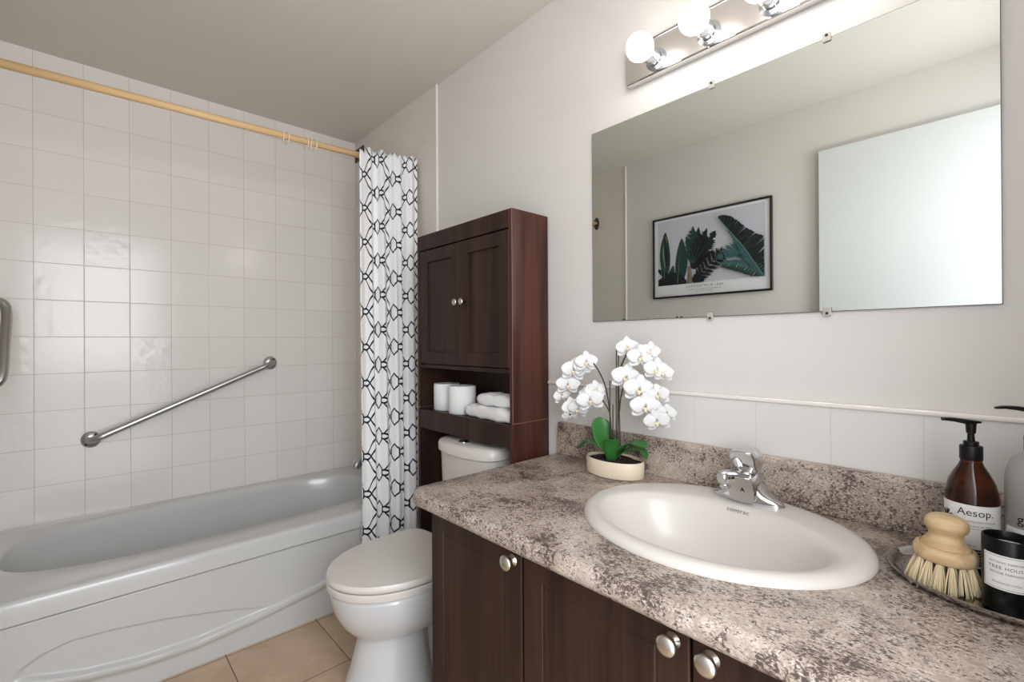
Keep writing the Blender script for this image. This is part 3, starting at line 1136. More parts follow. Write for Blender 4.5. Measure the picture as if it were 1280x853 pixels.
# ------------------------------------------------------------------ wall mirror
mir = thing('wall_mirror', 'large frameless wall mirror above the sink, held by clips', 'mirror', (XW, 0.5, 1.53))
MY0, MY1, MZ0, MZ1 = 0.0255, 0.967, 1.2195, 1.843
b = B(); box(b, XW - 0.0065, XW - 0.0005, MY0, MY1, MZ0, MZ1); obj('backing', b, MAT['mirror_edge'], mir)
b = B(); box(b, XW - 0.0072, XW - 0.0066, MY0 + 0.001, MY1 - 0.001, MZ0 + 0.001, MZ1 - 0.001); obj('mirror_glass', b, MAT['mirror'], mir)
for y, z, s in ((0.564, MZ1, 1), (0.299, MZ1, 1), (0.571, MZ0, -1), (0.302, MZ0, -1)):
    b = B()
    box(b, XW - 0.0115, XW - 0.0075, y - 0.0085, y + 0.0085, z - 0.010, z + 0.010, 0.002, 2)
    c = obj('mirror_clip', b, MAT['clip'], mir)
    b = B(); sph(b, (XW - 0.012, y, z + 0.004 * s), 0.0032, u=12, v=8); obj('screw', b, MAT['screw'], c, smooth=True)
for y, w in ((0.845, .008), (0.668, .007), (0.655, .007)):
    b = B()
    box(b, XW - 0.0074, XW - 0.0071, y - w / 2, y + w / 2, MZ0 + 0.0005, MZ0 + 0.005, 0.0001, 1)
    obj('worn_edge_spot', b, MAT['mirror_edge'], mir)

# ------------------------------------------------------------------ vanity light
vl = thing('vanity_light', 'chrome bar light with lit globe bulbs above the mirror', 'wall light', (XW, 0.49, 1.98))
LY0, LY1, LZ0, LZ1 = 0.150, 0.818, 1.934, 2.042
b = B()
box(b, XW - 0.026, XW - 0.0005, LY0, LY1, LZ0, LZ1, 0.0015, 1)
obj('back_plate', b, MAT['plate'], vl)
b = B(); box(b, XW - 0.029, XW - 0.024, LY0, LY1, LZ0 - 0.001, LZ0 + 0.005, 0.002, 2); box(b, XW - 0.029, XW - 0.024, LY0, LY1, LZ1 - 0.005, LZ1 + 0.001, 0.002, 2)
obj('edge_bead', b, MAT['chrome'], vl)
for k in range(4):
    y = 0.717 - 0.156 * k
    z = 1.972
    b = B()
    lathe(b, [(0.031, XW - 0.026), (0.031, XW - 0.031), (0.0215, XW - 0.034), (0.0215, XW - 0.054), (0.0224, XW - 0.055), (0.0224, XW - 0.057), (0.0213, XW - 0.058), (0.0213, XW - 0.080), (0.018, XW - 0.081)],
          (0, y, z), 32, axis='X')
    obj('socket', b, MAT['socket'], vl, angle=40)
    b = B()
    prof = [(0.0145, XW - 0.070), (0.0160, XW - 0.078)]
    r0 = 0.0375
    cxx = XW - 0.1135
    for i in range(19):
        a = math.radians(25) + (PI - math.radians(25)) * i / 18
        prof.append((max(0.0005, r0 * math.sin(a)), cxx + r0 * math.cos(a)))
    lathe(b, prof, (0, y, z), 36, axis='X')
    obj('globe_bulb', b, MAT['bulb'], vl, smooth=True)

# ------------------------------------------------------------------ framed print on the left wall
PY0, PY1, PZ0, PZ1 = 0.937, 1.672, 1.432, 1.958
pic = thing('framed_print', 'black-framed palm leaf print seen reflected in the mirror', 'picture', (XL, 1.30, 1.69))
b = B()
fwid = 0.011
for (a, c, d, e) in ((PY0, PY1, PZ0, PZ0 + fwid), (PY0, PY1, PZ1 - fwid, PZ1), (PY0, PY0 + fwid, PZ0 + fwid, PZ1 - fwid), (PY1 - fwid, PY1, PZ0 + fwid, PZ1 - fwid)):
    box(b, XL + 0.0005, XL + 0.018, a, c, d, e, 0.001, 1)
obj('picture_frame', b, MAT['frame'], pic)
b = B(); box(b, XL + 0.001, XL + 0.008, PY0 + 0.004, PY1 - 0.004, PZ0 + 0.004, PZ1 - 0.004); obj('print_sheet', b, MAT['print'], pic)
PM = [MAT['printsky']] + [MAT['palm_' + k] for k in ('g1', 'g2', 'g3', 'g4', 'g5', 'tr', 'g6', 'g7')]
pb = B()
lay = [0]
ID = dict(sky=0, g1=1, g2=2, g3=3, g4=4, g5=5, tr=6, g6=7, g7=8)
IS0, IS1, IT0, IT1 = 0.048, 0.948, 0.158, 0.952


def pp(s, t):
    s = min(max(s, IS0), IS1)
    t = min(max(t, IT0), IT1)
    return (XL + 0.0082 + 0.00003 * lay[0], PY1 - (PY1 - PY0) * s, PZ0 + (PZ1 - PZ0) * t)


def poly(pts, m):
    lay[0] += 1
    vs = [pb.verts.new(pp(s, t)) for s, t in pts]
    try:
        f = pb.faces.new(vs)
        f.material_index = ID[m]
    except ValueError:
        pass


def px(x, y):
    s = (x - 95) / 790.0
    top, bot = 245 - 160 * s, 765 - 50 * s
    return s, (bot - y) / (bot - top)


poly([(IS0, IT0), (IS1, IT0), (IS1, IT1), (IS0, IT1)], 'sky')


def blade(base, tip, w, m, bend=0.0, n=14):
    """smooth pointed leaf"""
    bx_, by_ = base; tx, ty = tip
    dx, dy = tx - bx_, ty - by_
    L = math.hypot(dx, dy)
    nx, ny = -dy / L, dx / L
    l, r = [], []
    for i in range(n + 1):
        t = i / n
        ww = w * (math.sin(PI * min(1, t * 0.93 + 0.05)) ** 0.8)
        bo = bend * math.sin(PI * t) * L
        cx, cy = bx_ + dx * t + nx * bo, by_ + dy * t + ny * bo
        l.append(px(cx + nx * ww, cy + ny * ww)); r.append(px(cx - nx * ww, cy - ny * ww))
    poly(l + r[::-1], m)


def frond(pts, leng, wid, m, n=22, ang=0.9, sides=(1, -1), taper=True):
    """feather frond: leaflets off a midrib (picture pixels)"""
    P = [Vector((a, c, 0)) for a, c in pts]
    sp_ = spline([tuple(p) for p in P], 12)
    for i in range(n):
        f = (i + 0.5) / n
        k = min(len(sp_) - 2, int(f * (len(sp_) - 1)))
        p = sp_[k]; d = (sp_[k + 1] - sp_[k]).normalized()
        for sd in sides:
            a = ang * sd
            q = Vector((d.x * math.cos(a) - d.y * math.sin(a), d.x * math.sin(a) + d.y * math.cos(a), 0))
            L = leng * ((math.sin(PI * min(1, f * 0.85 + 0.12))) if taper else 1) * rnd.uniform(0.85, 1.1)
            nn = Vector((-q.y, q.x, 0)) * wid
            e = p + q * L + Vector((0, 0.06 * L, 0))
            mid = p + q * L * 0.5
            poly([px(*(p + nn * .4).xy), px(*(mid + nn).xy), px(*e.xy), px(*(mid - nn).xy), px(*(p - nn * .4).xy)], m)
    for a, c in zip(sp_, sp_[1:]):
        dv = (c - a).normalized(); nv = Vector((-dv.y, dv.x, 0)) * 3
        poly([px(*(a + nv).xy), px(*(c + nv).xy), px(*(c - nv).xy), px(*(a - nv).xy)], m)


blade((190, 640), (150, 455), 24, 'g5', 0.05)
blade((195, 640), (190, 322), 40, 'g2', -0.02)
blade((215, 600), (196, 345), 18, 'g6', -0.08)
blade((205, 600), (182, 330), 14, 'g1', 0.0)
blade((240, 660), (120, 565), 20, 'g4', 0.05)
blade((285, 690), (312, 362), 44, 'g2', 0.03)
blade((150, 690), (250, 540), 30, 'g2', 0.15)
poly([px(128, 690), px(128, 640), px(170, 615), px(230, 585), px(300, 590), px(345, 640), px(345, 690)], 'g1')
poly([px(128, 690), px(128, 655), px(200, 620), px(290, 640), px(300, 690)], 'g4')
poly([px(344, 690), px(352, 545), px(380, 545), px(386, 690)], 'tr')
poly([px(352, 690), px(362, 550), px(366, 550), px(362, 690)], 'g3')
for tip, w, m in (((345, 345), 26, 'g2'), ((392, 278), 26, 'g2'), ((432, 285), 26, 'g1'), ((488, 292), 26, 'g2'), ((545, 308), 20, 'g1'), ((340, 440), 20, 'g2'), ((500, 420), 24, 'g4')):
    blade((395, 530), tip, w, m, 0.02)
frond([(385, 560), (440, 470), (545, 310)], 95, 9, 'g1', 20, 0.8)
frond([(395, 540), (390, 420), (395, 290)], 75, 9, 'g2', 16, 0.9)
frond([(395, 560), (420, 440), (480, 310)], 70, 9, 'g4', 18, 0.9)
blade((390, 560), (440, 420), 40, 'g4', 0.0)
frond([(400, 660), (470, 570), (560, 480), (620, 470)], 85, 8, 'g4', 24, 0.95)
frond([(390, 640), (430, 625), (470, 640)], 45, 9, 'g4', 10, 1.0)
frond([(840, 560), (760, 470), (660, 440), (545, 505)], 75, 7, 'g5', 26, 0.9)
blade((565, 535), (845, 630), 40, 'g5', -0.10)
frond([(570, 535), (700, 555), (850, 625)], 70, 8, 'g2', 24, 0.6, (1,))
blade((850, 640), (690, 470), 36, 'g2', 0.12)
frond([(835, 605), (745, 455), (630, 310)], 62, 7, 'g5', 26, -2.3, (1,))
RIB = spline([(566, 222, 0), (640, 315, 0), (735, 440, 0), (838, 612, 0)], 16)
EDGE = spline([(575, 212, 0), (612, 206, 0), (660, 222, 0), (735, 285, 0), (800, 330, 0), (860, 372, 0), (900, 470, 0), (905, 560, 0)], 8)


def along(c, f):
    x = f * (len(c) - 1)
    k = min(len(c) - 2, int(x))
    return c[k].lerp(c[k + 1], x - k)


NB = 40
for k in range(NB):
    f0, f1 = k / NB, (k + 1.12) / NB
    gap = 0.30 if k in (17, 22, 27, 31) else rnd.uniform(0.0, 0.12)
    a0_, a1_ = along(RIB, f0), along(RIB, min(1, f1))
    e0, e1 = along(EDGE, f0), along(EDGE, min(1, f1 - gap / NB * 2.2))
    sh = rnd.uniform(0.93, 1.0)
    e0, e1 = a0_.lerp(e0, sh), a1_.lerp(e1, sh)
    poly([px(*a0_.xy), px(*e0.xy), px(*e1.xy), px(*a1_.xy)], ('g4', 'g1', 'g4', 'g4', 'g1')[k % 5])
    m0 = a0_.lerp(e0, 0.1); m1 = a0_.lerp(e0, 0.85)
    if k % 3 == 0:
        poly([px(m0.x, m0.y), px(m1.x, m1.y), px(m1.x + 2, m1.y + 2), px(m0.x + 3, m0.y + 3)], 'g2')
for a, c in zip(RIB, RIB[1:]):
    poly([px(a.x - 2, a.y + 2), px(c.x - 2, c.y + 2), px(c.x + 2, c.y - 2), px(a.x + 2, a.y - 2)], 'g7')
# light ribs on the broad leaves at the left and in the fan
for x0_, y0_, x1_, y1_, m_ in ((192, 630, 188, 340, 'g7'), (290, 660, 311, 385, 'g7'), (175, 620, 152, 470, 'g7'), (395, 525, 394, 300, 'g5'), (397, 525, 430, 305, 'g5'), (400, 525, 484, 312, 'g5'), (405, 530, 540, 325, 'g5'), (390, 525, 350, 360, 'g5')):
    poly([px(x0_ - 2, y0_), px(x1_, y1_), px(x0_ + 2, y0_)], m_)
for k in range(9):
    t = k / 8
    for sd in (-1, 1):
        bx_, by_ = 293 + 17 * t, 640 - 230 * t
        poly([px(bx_, by_), px(bx_ + sd * 34 * (1 - .5 * t), by_ - 30), px(bx_ + sd * 34 * (1 - .5 * t), by_ - 27)], 'g5')
        bx_, by_ = 191 - 2 * t, 600 - 230 * t
        poly([px(bx_, by_), px(bx_ + sd * 28 * (1 - .5 * t), by_ - 26), px(bx_ + sd * 28 * (1 - .5 * t), by_ - 23)], 'g3')
for k in range(14):
    t = k / 13
    x_ = 600 + 220 * t; y_ = 520 + 70 * t - 30 * math.sin(PI * t)
    poly([px(x_, y_), px(x_ + 34, y_ - 28), px(x_ + 36, y_ - 25)], 'g7')
    poly([px(x_, y_ + 4), px(x_ - 22, y_ + 34), px(x_ - 19, y_ + 36)], 'g6' if k % 3 else 'sky')
obj('palm_picture', pb, PM, pic)
b = B()


def ptext(body, size, t, sp=1.3, s=0.47):
    tb = text_bm(body, size, 'CENTER', sp)
    # written along the wall so that it reads in the mirror, as in the photograph
    for v in tb.verts:
        v.co = Vector((XL + 0.0084, (PY1 - (PY1 - PY0) * s) - v.co.x, PZ0 + (PZ1 - PZ0) * t + v.co.y))
    join(b, tb)


ptext('CANYON PALM LEAF', 0.020, 0.108)
ptext('TROPICAL FOLIAGE AGAINST A PALE MORNING SKY', 0.0085, 0.078, 1.1)
ptext('BOTANICAL PHOTOGRAPHY', 0.0075, 0.058, 1.1)
obj('lettering', b, MAT['ink'], pic)

# ------------------------------------------------------------------ potted orchid
OX0, OY0 = 1.170, 0.826
orc = thing('potted_orchid', 'white orchid in a low cream pot on the counter corner', 'potted plant', (OX0, OY0, 0.7602))
PA, PB = 0.061, 0.0935
b = B()
lathe(b, [(0.90, 0.0), (0.985, 0.001), (1.0, 0.005), (1.0, 0.0455), (0.985, 0.0475), (0.955, 0.0475), (0.945, 0.045), (0.94, 0.036), (0.01, 0.034)], (OX0, OY0, 0.7604), 64, sx=PA, sy=PB)
obj('pot', b, MAT['pot'], orc, angle=40)
b = B()
rings = []
for r in (0.935, 0.7, 0.45, 0.2, 0.03):
    rings.append([(OX0 + PA * r * math.cos(a), OY0 + PB * r * math.sin(a), 0.7604 + 0.040 + 0.006 * (1 - r) + rnd.uniform(-.0025, .0025)) for a in [2 * PI * i / 48 for i in range(48)]])
loft(b, rings, True, True)
obj('soil', b, MAT['soil'], orc, smooth=True)


def strap_leaf(pts, w, n=9):
    sp_ = spline(pts, 6)
    b = B()
    rows = []
    m = len(sp_)
    for i, p in enumerate(sp_):
        t = i / (m - 1)
        d = (sp_[min(i + 1, m - 1)] - sp_[max(i - 1, 0)]).normalized()
        side = d.cross(Vector((0, 0, 1)))
        if side.length < 0.2:
            side = Vector((-0.62, 0.78, 0)) if side.dot(Vector((-0.62, 0.78, 0))) >= 0 else Vector((0.62, -0.78, 0))
        side = side.normalized()
        ww = w * (0.30 + 0.70 * math.sin(PI * min(1.0, t * 0.72 + 0.12)) ** 0.9) * (1 if t < 0.82 else math.sqrt(max(0.0, 1 - ((t - 0.82) / 0.18) ** 2)) * 0.98 + 0.02)
        nrm = side.cross(d).normalized()
        row = []
        for k in range(n):
            c = -1 + 2 * k / (n - 1)
            row.append(p + side * (c * ww) + nrm * (0.20 * ww * c * c))
        rows.append(row)
    loft(b, rows, False, False, closed=False)
    return b


C0 = (OX0 - 0.005, OY0 - 0.002, 0.800)
for pts, w in (([C0, (1.155, 0.842, 0.835), (1.165, 0.868, 0.880), (1.175, 0.885, 0.922)], 0.034),
               ([C0, (1.150, 0.860, 0.838), (1.140, 0.900, 0.848), (1.128, 0.932, 0.822)], 0.032),
               ([C0, (1.165, 0.795, 0.838), (1.170, 0.757, 0.860), (1.172, 0.722, 0.852)], 0.034),
               ([C0, (1.180, 0.790, 0.832), (1.195, 0.755, 0.838), (1.198, 0.735, 0.815)], 0.022),
               ([(1.150, 0.824, 0.800), (1.132, 0.812, 0.835), (1.118, 0.800, 0.868), (1.112, 0.792, 0.872)], 0.021)):
    o = obj('leaf', strap_leaf(pts, w), MAT['leaf'], orc, smooth=True)
    md = o.modifiers.new('thickness', 'SOLIDIFY'); md.thickness = 0.0016; md.offset = 0
for pts, r in (([(1.168, 0.832, 0.795), (1.166, 0.834, 0.884), (1.165, 0.842, 0.967), (1.160, 0.853, 1.026), (1.152, 0.879, 1.078), (1.146, 0.905, 1.098), (1.143, 0.955, 1.078), (1.142, 0.985, 1.025), (1.142, 1.008, 0.985)], 0.0022),
               ([(1.165, 0.838, 0.94), (1.160, 0.850, 0.965), (1.155, 0.868, 0.986), (1.150, 0.895, 0.997), (1.146, 0.93, 0.975), (1.144, 0.955, 0.945), (1.143, 0.978, 0.918)], 0.0018),
               ([(1.170, 0.806, 0.795), (1.168, 0.806, 0.9), (1.166, 0.807, 1.006), (1.163, 0.798, 1.072), (1.160, 0.776, 1.114), (1.158, 0.75, 1.130), (1.158, 0.71, 1.10), (1.16, 0.672, 1.068)], 0.0022),
               ([(1.167, 0.805, 0.95), (1.165, 0.800, 0.985), (1.162, 0.785, 1.025), (1.160, 0.76, 1.05), (1.160, 0.718, 1.02), (1.160, 0.69, 0.975), (1.160, 0.665, 0.935)], 0.0020)):
    b = B(); tube(b, spline(pts, 7), r, 8); obj('stem', b, MAT['stem'], orc, smooth=True)
for p0, p1, r in (((1.168, 0.814, 0.80), (1.166, 0.806, 1.153), 0.0018), ((1.170, 0.820, 0.80), (1.168, 0.8155, 1.129), 0.0017), ((1.168, 0.841, 0.80), (1.166, 0.838, 1.036), 0.0017), ((1.170, 0.832, 0.80), (1.168, 0.829, 0.965), 0.0017)):
    b = B(); tube(b, [p0, p1], r, 8); obj('support_stick', b, MAT['stem'], orc, smooth=True)


def petal(bm, ang, L, wdt, cup, shape, roll=0.0):
    """petal in the flower's own plane (x right, y up, z to the viewer)"""
    n, m = 9, 7
    rows = []
    for i in range(n):
        t = i / (n - 1)
        w = wdt * (math.sin(PI * (0.08 + 0.90 * t ** shape)) ** 0.75)
        row = []
        for k in range(m):
            c = -1 + 2 * k / (m - 1)
            x, y = c * w, 0.06 * L + L * t
            z = cup * (t * (1 - 0.9 * t)) * L - 0.18 * w * c * c + roll * c * w + 0.03 * L * math.sin(5 * t + 3 * c)
            row.append(Vector((x * math.cos(ang) - y * math.sin(ang), x * math.sin(ang) + y * math.cos(ang), z)))
        rows.append(row)
    loft(bm, rows, False, False, closed=False)


def flower(c, r, yaw, pitch, roll):
    bm = B()
    for a in (0, 2.2, -2.2):                       # sepals behind
        petal(bm, a, r * 1.0, r * 0.40, 0.10, 0.9)
    t = B()
    for s in (-1, 1):
        petal(t, s * -1.38, r * 1.02, r * 0.62, 0.22, 0.75, 0.12 * s)
    t.transform(Matrix.Translation((0, 0.03 * r, 0.10 * r)))
    join(bm, t)
    lp = B()
    sph(lp, (0, -0.16 * r, 0.22 * r), 0.13 * r, 0.8, 1.5, 1.1, 12, 8)
    for s in (-1, 1):
        sph(lp, (s * 0.13 * r, -0.06 * r, 0.22 * r), 0.10 * r, 0.7, 1.2, 0.7, 10, 6)
    # face the room: local z -> direction
    d = Vector((-math.cos(yaw) * math.cos(pitch), -math.sin(yaw) * math.cos(pitch), math.sin(pitch)))
    q = d.to_track_quat('Z', 'Y').to_matrix().to_4x4()
    upv = q.to_3x3() @ Vector((0, 1, 0))
    X = Matrix.Translation(c) @ q @ Matrix.Rotation(roll, 4, 'Z')
    bm.transform(X); lp.transform(X)
    f = obj('flower', bm, MAT['petal'], orc, smooth=True)
    md = f.modifiers.new('thickness', 'SOLIDIFY'); md.thickness = 0.0007; md.offset = 0
    obj('flower_lip', lp, MAT['lip'], f, smooth=True)


FL = [(1.145, .763, 1.136, .0285, .65, -.1), (1.14, .717, 1.109, .032, .5, .0), (1.15, .695, 1.125, .026, .4, .2), (1.148, .673, 1.076, .030, .35, -.2), (1.155, .656, 1.068, .024, .2, -.2),
      (1.135, .761, 1.051, .0365, .7, -.05), (1.135, .718, 1.020, .038, .6, -.05), (1.15, .669, 1.008, .028, .3, -.1), (1.135, .700, .975, .036, .55, -.15), (1.152, .645, .962, .023, .2, -.2), (1.14, .667, .939, .031, .5, -.3),
      (1.14, .906, 1.091, .030, .75, .0), (1.135, .953, 1.064, .035, .8, -.1), (1.135, .977, 1.018, .033, .9, -.15), (1.14, 1.007, .980, .027, 1.1, -.2), (1.145, .925, 1.075, .024, .9, .1),
      (1.155, .882, 1.008, .027, .7, .5), (1.135, .888, .977, .036, .75, -.1), (1.14, .967, .948, .029, 1.0, -.2), (1.14, .941, .943, .028, .5, -.3), (1.145, .978, .920, .022, .9, -.5), (1.15, .915, .992, .020, .9, .4)]
for x, y, z, r, yaw, pit in FL:
    flower((x, y, z), r * 1.10, yaw + rnd.uniform(-.15, .15), pit + rnd.uniform(-.12, .12), rnd.uniform(-.25, .25))

# ------------------------------------------------------------------ tray and what stands on it
TCX, TCY, TA, TB = 1.060, 0.018, 0.125, 0.148
b = B()
prof = [(0.02, 0.0), (0.86, 0.0), (0.94, 0.003), (0.985, 0.009), (1.0, 0.0125), (1.0, 0.0145), (0.985, 0.0145), (0.93, 0.0065), (0.85, 0.0035), (0.02, 0.0032)]
lathe(b, prof, (TCX, TCY, 0.7604), 90, sx=TA, sy=TB)
tag(obj('oval_tray', b, MAT['tray'], None, angle=60), 'oval polished metal tray on the counter, holding bottles and a brush', 'tray')
TZ = 0.7639


def wrap(tb, cx, cy, R, a0, z0):
    """bend flat lettering (x across, y up) round an upright cylinder; a0 = facing angle"""
    for v in tb.verts:
        a = a0 + v.co.x / R
        v.co = Vector((cx + R * math.cos(a), cy + R * math.sin(a), z0 + v.co.y))
    return tb


def patch(bm, cx, cy, R, a0, half, z0, z1, n=36, th=0.0004):
    rows = []
    for i in range(n + 1):
        a = a0 - half + 2 * half * i / n
        c, s = math.cos(a), math.sin(a)
        rows.append([(cx + R * c, cy + R * s, z0), (cx + R * c, cy + R * s, z1), (cx + (R - th) * c, cy + (R - th) * s, z1), (cx + (R - th) * c, cy + (R - th) * s, z0)])
    loft(bm, rows)
    return bm


def pump(root, cx, cy, z, ang, reach=0.05, s=1.0):
    b = B()
    lathe(b, [(0.0145 * s, 0), (0.0150 * s, 0.001), (0.0150 * s, 0.022 * s), (0.0142 * s, 0.024 * s), (0.0100 * s, 0.0245 * s), (0.0100 * s, 0.031 * s), (0.0050 * s, 0.032 * s),
              (0.0045 * s, 0.044 * s), (0.0062 * s, 0.045 * s), (0.0072 * s, 0.060 * s), (0.0078 * s, 0.064 * s), (0.001, 0.064 * s)], (cx, cy, z), 30)
    c = obj('pump_cap', b, MAT['blackplastic'], root, angle=40)
    b = B()
    u = Vector((math.cos(ang), math.sin(ang), 0)); sd = Vector((-u.y, u.x, 0))
    rows = []
    for t, hw, zt, zb in ((-0.012, 0.006, 0.0655, 0.0625), (0.0, 0.0095, 0.0670, 0.0615), (0.012, 0.0085, 0.0685, 0.0610), (0.026, 0.0062, 0.0700, 0.0640), (0.040, 0.005, 0.0698, 0.0655), (reach, 0.0035, 0.0675, 0.0645)):
        p = Vector((cx, cy, z)) + u * (t * s)
        rows.append([p + sd * (hw * s) + Vector((0, 0, zt * s)), p + sd * (hw * .8 * s) + Vector((0, 0, zb * s)), p - sd * (hw * .8 * s) + Vector((0, 0, zb * s)), p - sd * (hw * s) + Vector((0, 0, zt * s))])
    loft(b, rows)
    obj('pump_nozzle', b, MAT['blackplastic'], c)


# amber bottle
AX, AY, AR = 1.092, 0.060, 0.0335
bot = thing('pump_bottle', 'brown glass pump bottle with white label on the tray', 'bottle', (AX, AY, TZ))
prof = [(0.001, 0.0), (AR * .93, 0.0), (AR, 0.004), (AR, 0.128), (AR * .97, 0.140), (AR * .86, 0.155), (AR * .66, 0.170), (AR * .48, 0.181), (AR * .41, 0.188), (AR * .40, 0.197), (0.001, 0.197)]
b = B(); lathe(b, prof, (AX, AY, TZ), 56)
obj('bottle_body', b, MAT['amber'], bot, angle=40)
b = B(); lathe(b, [(0.001, 0.004), (AR * .90, 0.004), (AR * .93, 0.008), (AR * .93, 0.126), (AR * .90, 0.139), (0.86 * AR * .9, 0.148), (0.001, 0.148)], (AX, AY, TZ), 48)
obj('bottle_contents', b, MAT['liquid'], bot, angle=40)
pump(bot, AX, AY, TZ + 0.1905, math.radians(122), 0.040, 0.98)
a0 = math.radians(183)
b = B(); patch(b, AX, AY, AR + 0.0005, a0 + 0.05, 1.45, TZ + 0.022, TZ + 0.122)
lab = obj('label', b, MAT['labelwhite'], bot)
b = B(); patch(b, AX, AY, AR + 0.0007, a0 + 0.05, 1.43, TZ + 0.026, TZ + 0.052, th=0.0002); obj('label_band', b, MAT['blackink'], lab)
b = B(); join(b, wrap(text_bm('Aesop.', 0.0165, 'LEFT'), AX, AY, AR + 0.0008, a0 - 0.52, TZ + 0.105))
obj('lettering', b, MAT['blackink'], lab)
b = B()
for k, (tx, sz) in enumerate((('Resurrection Hand Cleanser', 0.0042), ('Nettoyant pour les Mains', 0.0042))):
    join(b, wrap(text_bm(tx, sz, 'LEFT'), AX, AY, AR + 0.0008, a0 - 0.50, TZ + 0.095 - 0.007 * k))
obj('fine_print', b, MAT['ink'], lab)
b = B(); patch(b, AX, AY, AR + 0.0008, a0 + 0.20, 0.72, TZ + 0.0845, TZ + 0.0849, th=0.0001); obj('rule_line', b, MAT['ink'], lab)
for k, tx in enumerate(('500 mL', '16.9 fl oz')):
    b = B(); join(b, wrap(text_bm(tx, 0.004, 'LEFT'), AX, AY, AR + 0.0008, a0 - 0.2 + 0.55 * k, TZ + 0.0555)); obj('volume_print', b, MAT['ink'], lab)
b = B()
for k in range(5):
    patch(b, AX, AY, AR + 0.0009, a0 + 0.02, 1.25 - 0.06 * (k % 3), TZ + 0.0295 + 0.0046 * k, TZ + 0.0302 + 0.0046 * k, th=0.0001)
obj('fine_print', b, MAT['labelwhite'], lab)
# sprig drawing at the label's left
b = B()
for ax_, az_, L_, rot in ((0, 0, 0.018, 0.0), (0.002, 0.002, 0.012, -0.75), (-0.002, 0.003, 0.013, 0.6), (0.0005, 0.006, 0.011, -0.4), (-0.0025, 0.0, 0.016, 0.25), (0.003, -0.002, 0.012, -1.0)):
    n_ = 10
    pts = []
    for i in range(n_ + 1):
        t = i / n_
        w_ = 0.0021 * math.sin(PI * t) ** 0.7
        pts.append((w_, L_ * t))
    for i in range(n_, -1, -1):
        t = i / n_
        w_ = 0.0021 * math.sin(PI * t) ** 0.7
        pts.append((-w_, L_ * t))
    tb = B()
    vs = [tb.verts.new((ax_ + x * math.cos(rot) - y * math.sin(rot), az_ + x * math.sin(rot) + y * math.cos(rot), 0)) for x, y in pts]
    vs2 = []
    for v in vs:
        if not vs2 or (v.co - vs2[-1].co).length > 1e-7:
            vs2.append(v)
    tb.faces.new(vs2)
    bmesh.ops.triangulate(tb, faces=tb.faces[:])
    join(b, wrap(tb, AX, AY, AR + 0.0008, a0 - 1.02, TZ + 0.092))
obj('sprig_drawing', b, MAT['blackink'], lab)

# clear bottle
GX, GY, GR = 1.100, -0.014, 0.0365
bot = thing('pump_bottle', 'clear pump bottle with white label at the right picture edge', 'bottle', (GX, GY, TZ))
outer = [(0.001, 0.0), (GR * .94, 0.0), (GR, 0.004), (GR, 0.158), (GR * .985, 0.172), (GR * .92, 0.187), (GR * .78, 0.200), (GR * .55, 0.209), (GR * .40, 0.213), (GR * .39, 0.222)]
inner = [(max(0.001, r - 0.0022), z if z > 0.004 else 0.004) for r, z in outer]
b = B(); lathe(b, outer + inner[::-1], (GX, GY, TZ), 56)
obj('bottle_body', b, MAT['clear'], bot, angle=40)
pump(bot, GX, GY, TZ + 0.2145, math.radians(115), 0.05, 1.0)
a0 = math.radians(172)
b = B(); patch(b, GX, GY, GR + 0.0005, a0 + 0.1, 1.15, TZ + 0.016, TZ + 0.096)
lab = obj('label', b, MAT['labelwhite'], bot)
b = B(); join(b, wrap(text_bm('g', 0.020, 'LEFT'), GX, GY, GR + 0.0006, a0 - 0.50, TZ + 0.105))
obj('lettering', b, MAT['blackink'], bot)
b = B()
for k in range(8):
    join(b, wrap(text_bm(('to cleanse and care', 'hydrates softly', 'with gentle oils', 'for every skin', 'rinse with water', 'avoid the eyes', 'keep cool', 'in the shade')[k], 0.0052, 'LEFT'), GX, GY, GR + 0.0008, a0 - 0.92, TZ + 0.087 - 0.0092 * k))
obj('fine_print', b, MAT['ink'], lab)

# candle
NXc, NYc, NR = 0.990, 0.016, 0.0285
cnd = thing('candle', 'black glass candle with white label in front of the bottles', 'candle', (NXc, NYc, TZ))
b = B()
lathe(b, [(0.001, 0.0), (NR * .95, 0.0), (NR, 0.003), (NR, 0.1025), (NR - 0.001, 0.104), (NR - 0.0022, 0.104), (NR - 0.003, 0.1025), (NR - 0.003, 0.079), (0.001, 0.078)], (NXc, NYc, TZ), 56)
obj('candle_glass', b, MAT['blackglass'], cnd, angle=40)
b = B(); lathe(b, [(NR - 0.0032, 0.0792), (NR - 0.0032, 0.0905), (NR - 0.006, 0.0902), (0.001, 0.0898)], (NXc, NYc, TZ), 40)
obj('wax', b, MAT['wax'], cnd, angle=40)
b = B(); tube(b, [(NXc, NYc, TZ + 0.089), (NXc, NYc + 0.001, TZ + 0.096)], 0.0009, 8); obj('wick', b, MAT['blackink'], cnd)
a0 = math.radians(177)
b = B(); patch(b, NXc, NYc, NR + 0.0005, a0, 0.96, TZ + 0.034, TZ + 0.083)
lab = obj('label', b, MAT['labelwhite'], cnd)
b = B()
Rl = NR + 0.0007
for z0_, z1_ in ((0.036, 0.0364), (0.0806, 0.081)):
    patch(b, NXc, NYc, Rl, a0, 0.90, TZ + z0_, TZ + z1_, th=0.0001)
for s in (-1, 1):
    patch(b, NXc, NYc, Rl, a0 + s * 0.90, 0.007, TZ + 0.036, TZ + 0.081, 4, th=0.0001)
obj('label_border', b, MAT['blackink'], lab)
b = B()
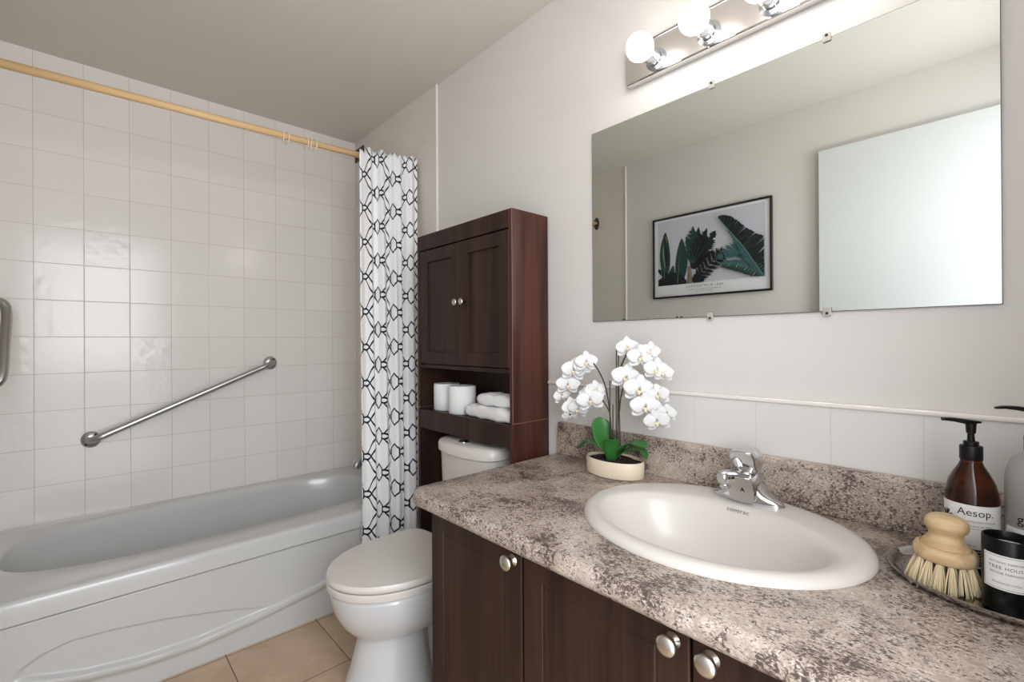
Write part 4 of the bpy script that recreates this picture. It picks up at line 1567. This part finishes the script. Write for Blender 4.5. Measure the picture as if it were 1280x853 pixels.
for tx, sz, zz, spc in (('BOTANIC PARFUMS', 0.0040, 0.0715, 1.1), ('TREE HOUSE', 0.0064, 0.0633, 1.15), ('BOUGIE PARFUMEE', 0.0040, 0.0565, 1.1), ('FRAGRANCED CANDLE', 0.0030, 0.0430, 1.0)):
    join(b, wrap(text_bm(tx, sz, 'CENTER', spc), NXc, NYc, Rl + 0.0001, a0, TZ + zz))
obj('lettering', b, MAT['ink'], lab)

# brush
BX, BY = 1.011, 0.0865
br = thing('body_brush', 'round beech body brush with pale bristles on the tray', 'brush', (BX, BY, TZ))
R_ = 0.0395
b = B()
prof = [(0.001, 0.040), (R_ * .90, 0.040), (R_ * .975, 0.0425), (R_, 0.048), (R_ * .99, 0.0545), (R_ * .93, 0.0595), (R_ * .84, 0.062), (R_ * .80, 0.0618), (R_ * .785, 0.0600), (R_ * .77, 0.0618), (R_ * .72, 0.0660),
        (R_ * .62, 0.0705), (R_ * .545, 0.0760), (R_ * .53, 0.0800), (R_ * .56, 0.0838), (R_ * .63, 0.0870), (R_ * .685, 0.0920), (R_ * .69, 0.0970), (R_ * .65, 0.1020), (R_ * .56, 0.1062), (R_ * .38, 0.1095), (R_ * .18, 0.1108), (0.001, 0.1110)]
TILT = Matrix.Translation((BX, BY, TZ + 0.045)) @ Matrix.Rotation(math.radians(2.5), 4, Vector((0.995, 0.095, 0))) @ Matrix.Translation((-BX, -BY, -TZ - 0.043))
lathe(b, prof, (BX, BY, TZ), 64)
b.transform(TILT)
obj('handle', b, MAT['beech'], br, angle=50)
b = B()
for ring_r, cnt in ((R_ * .80, 15), (R_ * .50, 9), (R_ * .18, 3)):
    for k in range(cnt):
        a = 2 * PI * (k + 0.3) / cnt
        base = Vector((BX + ring_r * math.cos(a), BY + ring_r * math.sin(a), TZ + 0.0415))
        out = Vector((math.cos(a), math.sin(a), 0)) * (ring_r / R_) * 0.21
        for q in range(46 if ring_r > R_ * .6 else 22):
            aa = rnd.uniform(0, 2 * PI); rr = math.sqrt(rnd.random())
            off = Vector((math.cos(aa), math.sin(aa), 0)) * rr
            d = (Vector((0, 0, -1)) + out + off * 0.17).normalized()
            L = 0.0395 * rnd.uniform(0.92, 1.0)
            p0 = base + off * 0.0032
            p0 = TILT @ p0
            d = (TILT.to_3x3() @ d).normalized()
            p1 = p0 + d * min(L * 1.25, (p0.z - TZ - 0.0004) / max(0.2, -d.z) * rnd.uniform(0.93, 1.0))
            tube(b, [p0, (p0 + p1) / 2 + off * 0.0006, p1], [0.00055, 0.0006, 0.00035], 4, True)
obj('bristles', b, MAT['bristle'], br)
